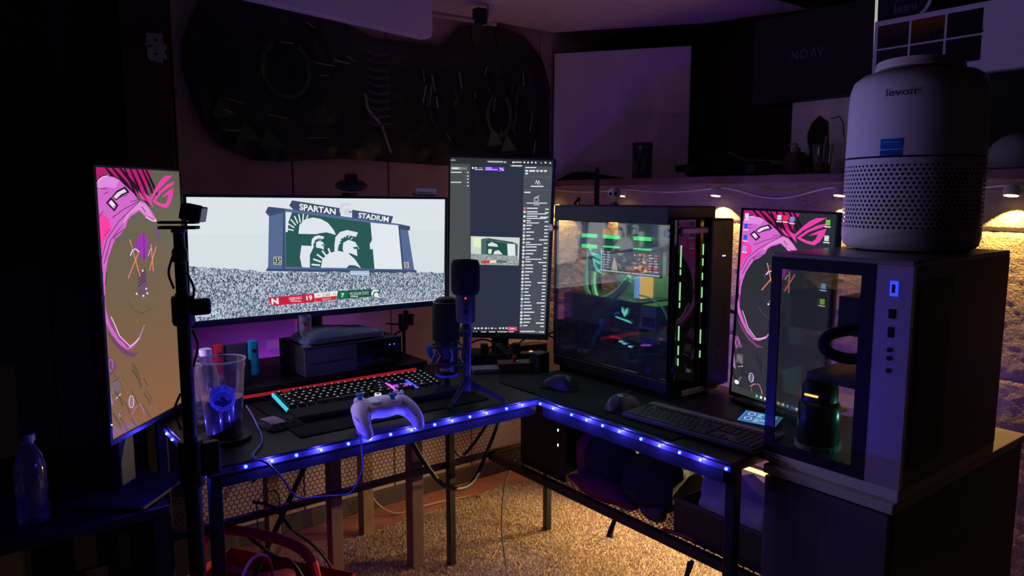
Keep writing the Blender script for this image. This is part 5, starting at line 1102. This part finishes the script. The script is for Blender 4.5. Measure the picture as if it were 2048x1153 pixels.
UNDER = [([(-.27, .50, .71), (-.20, .45, .60), (-.14, .42, .47), (-.04, .44, .35), (.10, .50, .31), (.20, .54, .40), (.27, .56, .50)], .0075, RUBBER, 'thick black cable hanging in a deep loop under the left wing'),
         ([(.06, .50, .71), (.10, .52, .60), (.20, .53, .56), (.34, .54, .57), (.46, .54, .60)], .006, RUBBER, 'black cable sagging across the mesh panel near the corner'),
         ([(.36, .53, .71), (.28, .54, .60), (.18, .545, .47), (.10, .545, .40), (.06, .54, .42)], .006, RUBBER, 'black cable slanting down across the mesh to the rear leg'),
         ([(.20, .55, .71), (.26, .55, .63), (.33, .55, .56), (.40, .55, .50)], .005, RUBBER, 'black cable crossing the mesh toward the shelf corner'),
         ([(.13, .55, .71), (.16, .55, .60), (.12, .55, .50), (.05, .548, .55), (.05, .548, .66)], .003, RUBBER, 'thin black wire loop hanging on the mesh'),
         ([(-.30, .60, .58), (-.20, .60, .50), (-.10, .60, .53), (.0, .60, .60), (.04, .60, .68)], .003, RUBBER, 'thin wire waving behind the mesh panel'),
         ([(-.62, .60, .46), (-.50, .60, .50), (-.40, .60, .47), (-.26, .60, .56), (-.18, .60, .66)], .003, RUBBER, 'thin wire drooping behind the left end of the mesh'),
         ([(.33, .53, .36), (.26, .52, .26), (.20, .46, .14), (.17, .40, .05), (.165, .38, .02)], .0032, mat('grey lead', (.10, .085, .07), .6), 'grey lead dropping from the shelf corner to the carpet'),
         ([(.0, 1.08, .30), (-.01, 1.07, .12), (.08, 1.04, .012), (.25, 1.03, .008), (.42, 1.0, .008), (.45, .94, .020)], .004, mat('beige cord', (.42, .28, .18), .6), 'beige cord lying on the red floor by the wall'),
         ([(.18, -.38, .36), (.17, -.37, .22), (.20, -.46, .10), (.28, -.58, .05), (.42, -.74, .04)], .007, RUBBER, 'thick black cable hanging from the right shelf to the carpet'),
         ([(.19, -.38, .36), (.18, -.36, .24), (.22, -.44, .12), (.32, -.56, .08), (.46, -.70, .06)], .006, RUBBER, 'second black cable hanging from the right shelf'),
         ([(-.86, -.02, .46), (-.80, .05, .50), (-.74, .12, .46), (-.71, .18, .36), (-.72, .2, .22)], .0035, mat('pink red lead', (.40, .08, .10), .5), 'thin red lead arching at the left end below the desk')]
for pts, r_, m_, l in UNDER: tag(MB().tube(spline(pts, 8), r_, 6).build('power_cable' if r_ > .003 else 'wire', m_, smooth=True), l, 'cable')
tag(MB().ball((0, 0, .006), .012, 10, 6, s3=(1.3, .8, .5)).build('cord_tag', mat('yellow tag', (.65, .5, .03), .5), loc=(.16, 1.025, .004), smooth=True), 'yellow tag on the red floor beside the beige cord', 'tag')

# ------------------------------------------------------------------ things on the lower shelf
SZ = .3795
PC = thing('small_computer', 'black small computer on the shelf below the desk corner', 'computer', (.24, .17, SZ))
MB().box(.0, .20, .0, .235, .0, .215).build('body', BLACK, PC, bevel=.004)
for z_ in (.115, .165): MB().box(-.0012, .0, .035, .039, z_, z_ + .008).build('status_light', glow('white status light', (.85, .9, 1.), 3.), PC)
for i in range(6): MB().box(-.0012, .0, .07 + .024 * i, .086 + .024 * i, .205, .208).build('top_slit', mat('pale slit', (.5, .5, .52), .5), PC)
def lump(name, label, cat, loc, rad, s3, m_, amp, seed):
    m = MB(); m.ball((0, 0, 0), rad, 20, 14, s3=s3)
    vv = []
    for v in m.v:
        q = Vector(v); d = 1 + amp * mnoise.noise(q * 14 + Vector((seed, 0, 0))); vv.append(tuple(q * d))
    zmin = min(v[2] for v in vv) * .8; m.v = [(a, b, max(c, zmin) - zmin) for a, b, c in vv]
    return tag(m.build(name, m_, loc=loc, smooth=True), label, cat)
rb = thing('fabric_bag', 'dark bag with red trim slumped on the shelf', 'bag', (.35, .06, SZ))
lb = lump('bag_body', '', '', (0, 0, 0), .11, (1.0, .95, .95), mat('black bag cloth', (.015, .012, .016), .8), .35, 1.); lb.parent = rb; del lb['label'], lb['category']
lc = lump('red_panel', '', '', (-.05, .055, .03), .06, (.8, .7, 1.6), mat('crimson cloth', (.22, .015, .04), .8), .4, 3.); lc.parent = rb; del lc['label'], lc['category']
lump('cloth_bundle', 'crimson cloth hanging over the shelf front rail', 'cloth', (.255, .02, SZ), .06, (.7, 2.4, .55), mat('crimson cloth', (.22, .015, .04), .8), .5, 5.)
lump('backpack', 'black backpack lying on the middle of the shelf', 'bag', (.35, -.14, SZ), .10, (1.1, 1.1, .9), BLACKM, .4, 7.)
lump('work_glove', 'dark glove with yellow print on the shelf', 'glove', (.27, -.17, SZ + .001), .035, (.8, 1.3, .7), mat('yellow grey knit', (.14, .12, .05), .9, scale=120, var=.8), .4, 9.)
bx = thing('storage_bin', 'long black storage bin at the right end of the shelf', 'bin', (.24, -.575, SZ))
MB().box(.0, .23, .0, .30, .0, .004).box(.0, .004, .0, .30, .004, .10).box(.226, .23, .0, .30, .004, .10).box(.004, .226, .0, .004, .004, .10).box(.004, .226, .296, .30, .004, .10).build('tub', BLACK, bx); MB().box(-.005, .006, -.004, .304, .098, .106).build('rim', GREYP, bx, bevel=.002)
pb = thing('paper_bag', 'crumpled white paper sticking up from the storage bin', 'paper', (.31, -.40, SZ + .005), R(0))
m = MB(); vs = []
for j in range(9):
    for i in range(13):
        u, v = i / 12, j / 8; vs.append((.02 * mnoise.noise((u * 5, v * 4, 2)) + .03 * v, (u - .5) * .20, v * .19 + .012 * mnoise.noise((u * 6, 4, 1)) * v))
m.add(vs, [(j * 13 + i, j * 13 + i + 1, (j + 1) * 13 + i + 1, (j + 1) * 13 + i) for j in range(8) for i in range(12)]); o = m.build('sheet', mat('white paper', (.62, .56, .55), .8, bump=.3, bscale=60), pb, smooth=True); sd = o.modifiers.new('thick', 'SOLIDIFY'); sd.thickness = .002
tag(MB().tube([(0, 0, .008), (.02, -.11, .008)], .006, 8).build('screwdriver', mat('red handle', (.45, .05, .03), .4), loc=(.228, -.25, SZ + .106 - .106), smooth=True), 'red handled screwdriver on the shelf edge', 'tool')
tag(MB().tube(spline([(0, 0, .0), (-.012, .004, -.035), (-.02, .0, -.05)], 6), .006, 8, r2=.011).build('hanging_plug', RUBBER, loc=(.222, -.07, .351), smooth=True), 'black plug dangling below the lower shelf rail', 'plug')

# ------------------------------------------------------------------ red tote at lower left
RT = thing('tool_tote', 'red plastic tool tote with a raised handle on the floor at lower left', 'tote', (-.65, .49, .02), R(-58)); RT.scale = (1.0, .95, 1.10)
M_RED = mat('red plastic', (.62, .015, .025), .35)
MB().add([(-.20, -.13, 0), (.20, -.13, 0), (.20, .13, 0), (-.20, .13, 0), (-.23, -.16, .16), (.23, -.16, .16), (.23, .16, .16), (-.23, .16, .16)], [(0, 3, 2, 1), (0, 1, 5, 4), (1, 2, 6, 5), (2, 3, 7, 6), (3, 0, 4, 7)]).build('tub', M_RED, RT)
sd = RT.children[-1].modifiers.new('thick', 'SOLIDIFY'); sd.thickness = .006
MB().tube(spline([(-.21, 0, .15), (-.19, 0, .25), (-.13, 0, .29), (.0, 0, .30), (.13, 0, .29), (.19, 0, .25), (.21, 0, .15)], 6), .014, 8).build('handle', M_RED, RT, smooth=True)
MB().box(-.21, .21, -.14, .14, .10, .11).build('tray', M_RED, RT); 
for y in (-.08, .02, .09): MB().box(-.18, .10, y - .018, y + .018, .112, .135).build('divider', mat('dark red plastic', (.16, .01, .015), .5), RT, bevel=.004)
lump('tool_pouch', 'dark red pouch lying on the red tote', 'pouch', (-.60, .50, .145), .06, (1.1, .8, .6), mat('dark red cloth', (.25, .02, .03), .6), .4, 12.)
for i, (pts, l) in enumerate((([(-.66, .52, .33), (-.60, .48, .27), (-.56, .44, .25), (-.52, .40, .14), (-.50, .36, .05)], 'black hose draped over the red tote'), ([(-.62, .60, .40), (-.57, .56, .38), (-.52, .56, .30), (-.45, .50, .22), (-.38, .42, .06)], 'black lead running from the tote to the carpet'), ([(-.60, .60, .22), (-.60, .62, .38), (-.54, .62, .40), (-.53, .60, .28)], 'thin violet wire loop above the red tote'))):
    tag(MB().tube(spline(pts, 8), .005 if i < 2 else .002, 6).build('power_cable' if i < 2 else 'wire', RUBBER if i < 2 else mat('violet lit lead', (.14, .13, .30), .5), smooth=True), l, 'cable')

# ------------------------------------------------------------------ wall tapestry, hanging panel, pipe, plate
TPM = mat('dark printed vinyl', (.010, .012, .014), .30, scale=5, var=.9, bump=.35, bscale=16, spec=.7)
TP = thing('wall_tapestry', 'dark glossy printed banner hanging on the wall above the monitors', 'banner', (0, WALLY - .03, 0))
bot = [(-.60, 1.72), (-.55, 1.55), (-.50, 1.475), (-.40, 1.43), (-.30, 1.425), (-.05, 1.445), (.4, 1.43), (.7, 1.44), (1.0, 1.46)]
top = [(-.60, 1.80), (-.55, 1.93), (-.45, 2.03), (-.20, 2.03), (-.05, 1.96), (.10, 1.915), (.40, 1.925), (.50, 2.02), (.70, 2.045), (.85, 2.02), (.95, 1.93), (1.0, 1.80)]
f0 = lambda x: np.interp(x, [a for a, b in bot], [b for a, b in bot]); f1 = lambda x: np.interp(x, [a for a, b in top], [b for a, b in top])
m = MB(); vs = []; nx, ny = 150, 60
def tapy(x, z_): return -.012 * abs(mnoise.noise((x * 4, z_ * 3, 5))) - .006 * abs(mnoise.noise((x * 13, z_ * 9, 8)))
for j in range(ny + 1):
    for i in range(nx + 1):
        x = -.60 + 1.60 * i / nx; z_ = f0(x) + (f1(x) - f0(x)) * j / ny; vs.append((x, tapy(x, z_), z_))
m.add(vs, [(j * (nx + 1) + i, j * (nx + 1) + i + 1, (j + 1) * (nx + 1) + i + 1, (j + 1) * (nx + 1) + i) for j in range(ny) for i in range(nx)]); m.build('vinyl', TPM, TP, smooth=True)
p = Paint(); GN = (62, 94, 74); GY = (150, 152, 156)
p.ring(-.26, 1.76, .085, .10, .016, GN, 120, 420); p.ring(.70, 1.66, .065, .09, .014, GN, 120, 420)
for a, b in ((-.50, 1.60), (-.42, 1.52), (-.34, 1.50), (.66, 1.55), (.74, 1.53)): p.poly([(a, b + .05), (a + .06, b - .02), (a - .03, b - .03)], GN)
for i in range(10): p.stroke([(.06, 1.86 - .03 * i), (.10, 1.85 - .03 * i), (.16, 1.86 - .03 * i)], .010, (84, 76, 104))
p.stroke([(.05, 1.70), (.06, 1.64), (.12, 1.58), (.16, 1.47)], .010, GY)
for i in range(26):
    a, b = random.uniform(.3, .95), random.uniform(1.5, 1.9); p.stroke([(a, b), (a + random.uniform(-.02, .02), b - random.uniform(.02, .09))], random.uniform(.003, .008), random.choice([GY, (92, 100, 96), (150, 150, 150)]))
for i in range(12):
    a, b = random.uniform(-.5, .0), random.uniform(1.48, 1.95); p.stroke([(a, b), (a + random.uniform(.02, .08), b - random.uniform(-.01, .02))], .004, (190, 180, 130))  # small gold glints of the glossy vinyl, painted as strokes
p.poly([(.55, 2.02), (.60, 2.03), (.60, 1.93), (.56, 1.94)], (60, 62, 58)); p.poly([(.68, 2.0), (.78, 2.0), (.80, 1.93), (.70, 1.94)], (34, 56, 30))
p.build('print', lambda x, y, o: Vector((x, tapy(x, y) - .004 - o, y)), TP, INK)['kind'] = 'stuff'
t = thing('hanging_light_panel', 'long white rounded light panel hung below the ceiling', 'light panel', (.12, .75, 1.845), math.atan2(.216, .976))
poly = [(-1.1, 0.), (-.03, 0.), (-.012, .004), (-.003, .014), (0, .03), (0, .19), (-1.1, .19)]
MB().prism(poly, lambda a, b: (a, 0, b), lambda a, b: (a, .035, b)).build('housing', WHITEP, t, bevel=.003)
MB().tube([(-.2, .018, .19), (-.2, .018, .75)], .003, 6).build('hanger', CHROME, t); MB().tube([(-.8, .018, .19), (-.8, .018, .75)], .003, 6).build('hanger', CHROME, t)
t = thing('white_pipe', 'white pipe with an elbow and black clamp at the ceiling', 'pipe', (.50, .93, 0))
MB().tube(spline([(.0, 0, 2.60), (.0, 0, 2.10), (.0, 0, 2.03), (-.012, 0, 2.0), (-.04, 0, 1.985)], 6), .016, 12).build('pipe', WHITEP, t, smooth=True)
MB().tube([(-.04, 0, 1.985), (-.26, .06, 1.998)], .008, 8).build('rail', mat('cream rail', (.5, .42, .34), .5), t); MB().box(-.075, -.028, -.02, .02, 1.975, 2.035).build('clamp', BLACKM, t, bevel=.004); MB().tube([(-.03, 0, 1.985), (.02, -.01, 1.985)], .009, 8).build('bolt', mat('steel bolt', (.4, .36, .34), .4, .7), t)
t = thing('wall_plate', 'white notched bracket plate screwed to the dark post', 'bracket', (-.716, 1.049, 1.765))
poly = [(-.026, .040), (.022, .045), (.022, .015), (.032, .012), (.032, -.004), (.022, -.006), (.026, -.012), (.032, -.02), (.030, -.034), (.020, -.030), (.018, -.046), (-.020, -.040), (-.026, -.028), (-.024, .0), (-.034, .006), (-.026, .014)]
MB().prism(poly, lambda a, b: (a, -.006, b), lambda a, b: (a, 0, b)).build('plate', mat('white painted plate', (.45, .40, .44), .5), t)
for a, b in ((0, .022), (-.016, .002), (.0, -.02)): MB(Matrix.Translation((a, -.0065, b)) @ Matrix.Rotation(R(90), 4, 'X')).lathe([(.004, -.001), (.004, .001)], 10).build('hole', BLACKM, t)

# ------------------------------------------------------------------ things on the ledge
LZ = 1.3755
def carton(name, label, cat, x, y0, y1, z0, z1, dep, m_, rz=0.): 
    t = thing(name, label, cat, (x, (y0 + y1) / 2, z0), R(rz)); h = (y1 - y0) / 2
    MB().box(0, dep, -h, h, 0, z1 - z0).build('carton', m_, t, bevel=.002); return t, h, z1 - z0
t = thing('white_canvas', 'large blank white canvas leaning across the room corner on the ledge', 'canvas', (1.0, 1.125, LZ), math.atan2(-.815, .579))
MB(Matrix.Rotation(R(-2), 4, 'X')).box(0, .62, 0, .022, 0, .585).build('canvas', mat('blank canvas', (.80, .77, .80), .85, bump=.2, bscale=500, var=.06), t, bevel=.003)
MB(Matrix.Rotation(R(-2), 4, 'X')).box(.01, .61, .023, .032, .01, .575).build('stretcher', M_SILL, t)
j = thing('glass_jar', 'tall clear glass jar with sparkling contents before the white canvas', 'jar', (1.09, .645, LZ))
MB().lathe([(.040, 0), (.043, .004), (.043, .135), (.040, .142)], 28, cap=False).build('glass', clear('jar glass', (.75, .74, .78), .5, .05, frost=.05), j, smooth=True); MB().lathe([(.044, .138), (.044, .150), (.040, .152)], 28).build('lid', mat('dark lid', (.04, .03, .04), .4), j, smooth=True); MB().lathe([(.039, .003), (.039, .13)], 24).build('contents', mat('dark glitter', (.06, .05, .06), .35, scale=260, var=.95), j)
tag(MB().add([(-.10, 0, 0), (.26, 0, 0), (.26, .02, 0), (-.10, .02, 0), (-.02, 0, .035), (.05, 0, .038), (.05, .02, .038), (-.02, .02, .035)], [(0, 3, 2, 1), (0, 1, 5, 4), (1, 2, 6, 5), (2, 3, 7, 6), (3, 0, 4, 7), (4, 5, 6, 7)]).build('flat_hat', BLACKM, loc=(1.02, .985, LZ), rotz=R(-70)), 'flat black cloth cap lying at the foot of the white canvas', 'cap')
CR = thing('model_car', 'black model sports car on the ledge below the black carton', 'model car', (1.13, .24, LZ), R(90))
prof = [(-.225, .022), (-.225, .050), (-.12, .058), (-.075, .090), (.035, .093), (.10, .064), (.21, .058), (.225, .035), (.215, .018)]
M_CAR = mat('black car paint', (.010, .009, .011), .15, coat=.6)
MB().prism(prof, lambda a, b: (-a, -.045, b), lambda a, b: (-a, .045, b)).build('body', M_CAR, CR, bevel=.006)
MB().prism([(-.068, .064), (-.052, .086), (.026, .088), (.075, .066)], lambda a, b: (-a, -.0465, b), lambda a, b: (-a, .0465, b)).build('side_windows', mat('smoked car glass', (.02, .02, .022), .1), CR)
MB().box(-.215, -.19, -.045, .045, .045, .053).build('grille', mat('dull chrome', (.2, .2, .2), .3, .8), CR)
for x in (-.14, .14):
    for y in (-.046, .046):
        wl = MB(Matrix.Translation((x, y, .0265)) @ Matrix.Rotation(R(90), 4, 'X')).lathe([(.022, -.008), (.026, -.007), (.026, .007), (.022, .008)], 20).build('wheel', RUBBER, CR, smooth=True)
        MB(Matrix.Translation((x, y * 1.19, .0265)) @ Matrix.Rotation(R(90), 4, 'X')).lathe([(.017, -.002), (.017, .002), (.004, .003)], 16).build('hub_cap', mat('dull chrome', (.2, .2, .2), .3, .8), wl, smooth=True)
M_BLKBOX = mat('black carton', (.012, .010, .014), .5); M_WBOX = mat('white carton', (.72, .68, .71), .6, var=.06)
wb, h, H2 = carton('speaker_carton', 'white carton with a black arched outline printed on it', 'box', 1.24, -.175, .045, LZ, 1.645, .16, M_WBOX)
p = Paint(); arch = [(-.030, .19), (.0, .215), (.035, .19), (.042, .10), (.042, .01), (-.035, .01), (-.045, .05), (-.030, .085), (-.042, .12), (-.045, .15)]
p.poly([(-a, b) for a, b in arch], (16, 15, 18)); p.ring(.0, .0, .001, .001, .0005, (90, 90, 95)); p.stroke([(-.045, .20), (-.075, .205), (-.09, .18), (-.095, .13)], .004, (70, 62, 68))
p.build('print', lambda x, y, o: Vector((-.0006 - o, x, y)), wb, INK)
nb_, h, H2 = carton('black_carton', 'wide black carton printed with thin grey lettering', 'box', 1.20, -.265, .19, 1.6465, 1.955, .22, M_BLKBOX)
p = Paint(); Gc = (128, 116, 134)
for pts in ([(0, 20), (0, 0), (16, 20), (16, 0)], [(58, 20), (66, 0), (74, 20)], [(80, 0), (88, 20), (96, 0)]): p.stroke(pts, 2.4, Gc)
p.ring(36, 10, 11, 10, 2.4, Gc); p.build('lettering', lambda x, y, o: Vector((-.0006 - o, .068 - x * .00125, .175 - y * .0014)), nb_, INK)
dk, h, H2 = carton('dark_carton', 'plain dark carton at the right end of the ledge', 'box', 1.22, -1.10, -.50, LZ, 1.665, .22, M_BLKBOX)
tp_, h, H2 = carton('photo_carton', 'white carton with a grid of landscape pictures, lying on the dark carton', 'box', 1.18, -1.05, -.275, 1.666, 1.868, .26, M_WBOX)
p = Paint(); px = iter([((88, 58, 40), (30, 22, 24)), ((120, 84, 24), (40, 24, 14)), ((26, 32, 34), (14, 16, 20)), ((44, 40, 46), (20, 18, 22)), ((34, 30, 36), (16, 15, 18)), ((26, 24, 30), (13, 12, 15))])
for r in range(2):
    for c in range(3):
        p = Paint(); a, b = next(px); x0 = .375 - .105 * c; y0 = .185 - .078 * r; p.grad([(x0, y0), (x0 - .098, y0), (x0 - .098, y0 - .072), (x0, y0 - .072)], a, b, 4)
        for k_ in range(4): u = x0 - random.uniform(.01, .08); p.poly([(u, y0 - .07), (u - .012, y0 - random.uniform(.03, .05)), (u - .026, y0 - .07)], b)
        p.build('picture', lambda x, y, o: Vector((-.0006 - o, x, y)), tp_, INK)
p = Paint()
for i in range(8): p.rect(-.07, .045 - .005 * i, -.13, .042 - .005 * i, (96, 84, 92))
p.build('print', lambda x, y, o: Vector((-.0006 - o, x, y)), tp_, INK)
ic, h, H2 = carton('processor_carton', 'dark blue upside down processor carton on the photo carton', 'box', 1.19, -.445, -.285, 1.8685, 2.06, .14, mat('navy carton', (.015, .014, .03), .5))
p = Paint(); p.text('intel', [(24, 28), (-24, 28), (-24, 8), (24, 8)], (120, 112, 130)); p.text('CORE', [(24, 42), (-24, 42), (-24, 32), (24, 32)], (110, 100, 120)); p.build('lettering', lambda x, y, o: Vector((-.0006 - o, -x * .0014, .004 + y * .0014)), ic, INK)
p = Paint(); p.ring(0, 0, .05, .075, .010, (205, 200, 205), -70, 30); p.build('swoosh', lambda x, y, o: Vector((-.0010 - o, -.03 - x, .07 + y)), ic, INK)
t = thing('bright_strip', 'slim bright white strip standing between the black and photo cartons', 'lamp', (1.175, -.2715, LZ), R(0))  # thin upright strip that glows pale white
MB().tube([(.03, 0, .0), (.03, 0, .25), (.012, .001, .70)], .0045, 8).build('tube', glow('pale strip glow', (.75, .78, .70), .55), t, smooth=True); MB().lathe([(.014, 0), (.014, .008)], 14, (.03, 0, 0)).build('foot', WHITEP, t)
t = thing('pump_jar', 'dim glass jar with a pump top on the ledge', 'jar', (1.15, -.035, LZ))
MB().lathe([(.034, 0), (.038, .006), (.038, .07), (.028, .082)], 24).build('jar', mat('brown frosted jar', (.07, .045, .04), .4), t, smooth=True); MB().lathe([(.014, .082), (.014, .098), (.005, .10), (.005, .112)], 14).build('pump', mat('grey pump', (.22, .21, .22), .4), t, smooth=True); MB().tube([(.0, 0, .112), (.0, .026, .112), (.0, .030, .104)], .004, 8).build('spout', mat('grey pump', (.22, .21, .22), .4), t, smooth=True)
t = thing('drinking_glass', 'clear glass with a straw beside the air purifier', 'glass', (1.15, -.135, LZ))
MB().lathe([(.026, 0), (.028, .004), (.034, .105)], 24, cap=False).build('wall', clear('drink glass', (.85, .85, .86), .5, .05, frost=.06), t, smooth=True); MB().tube([(.0, 0, .01), (.008, -.006, .135)], .004, 8).build('straw', clear('pale straw', (.8, .8, .8), .4, .1, frost=.3, frostcol=(.7, .7, .7)), t); MB().lathe([(.026, .003), (.028, .04)], 20).build('drink', mat('amber drink', (.14, .08, .03), .3), t)
t = thing('baseball_hat', 'pale baseball cap at the right edge on the ledge', 'cap', (1.10, -.735, LZ), R(70))
MB().ball((0, 0, .02), .075, 20, 12, s3=(1, 1, 1.05)).build('crown', mat('pale cap cloth', (.36, .33, .38), .9), t, smooth=True); t.children[-1].data.vertices.foreach_set('co', [c for v in t.children[-1].data.vertices for c in (v.co.x, v.co.y, max(v.co.z, .002))])
MB().prism([(-.06, 0), (-.065, -.06), (-.035, -.115), (0, -.125), (.035, -.115), (.065, -.06), (.06, 0)], lambda a, b: (a, b, .004), lambda a, b: (a, b, .009)).build('visor', mat('pale cap cloth', (.36, .33, .38), .9), t)
t = thing('spray_bottle', 'slim white handled bottle behind the air purifier', 'bottle', (1.08, -.545, LZ), R(0))
MB().lathe([(.018, 0), (.020, .004), (.018, .07), (.012, .10)], 18).build('body', WHITEP, t, smooth=True); MB().tube(spline([(0, .012, .09), (0, .016, .135), (0, .004, .15), (0, -.018, .145), (0, -.02, .10), (0, -.012, .06)], 6), .0045, 8).build('handle', WHITEP, t, smooth=True)
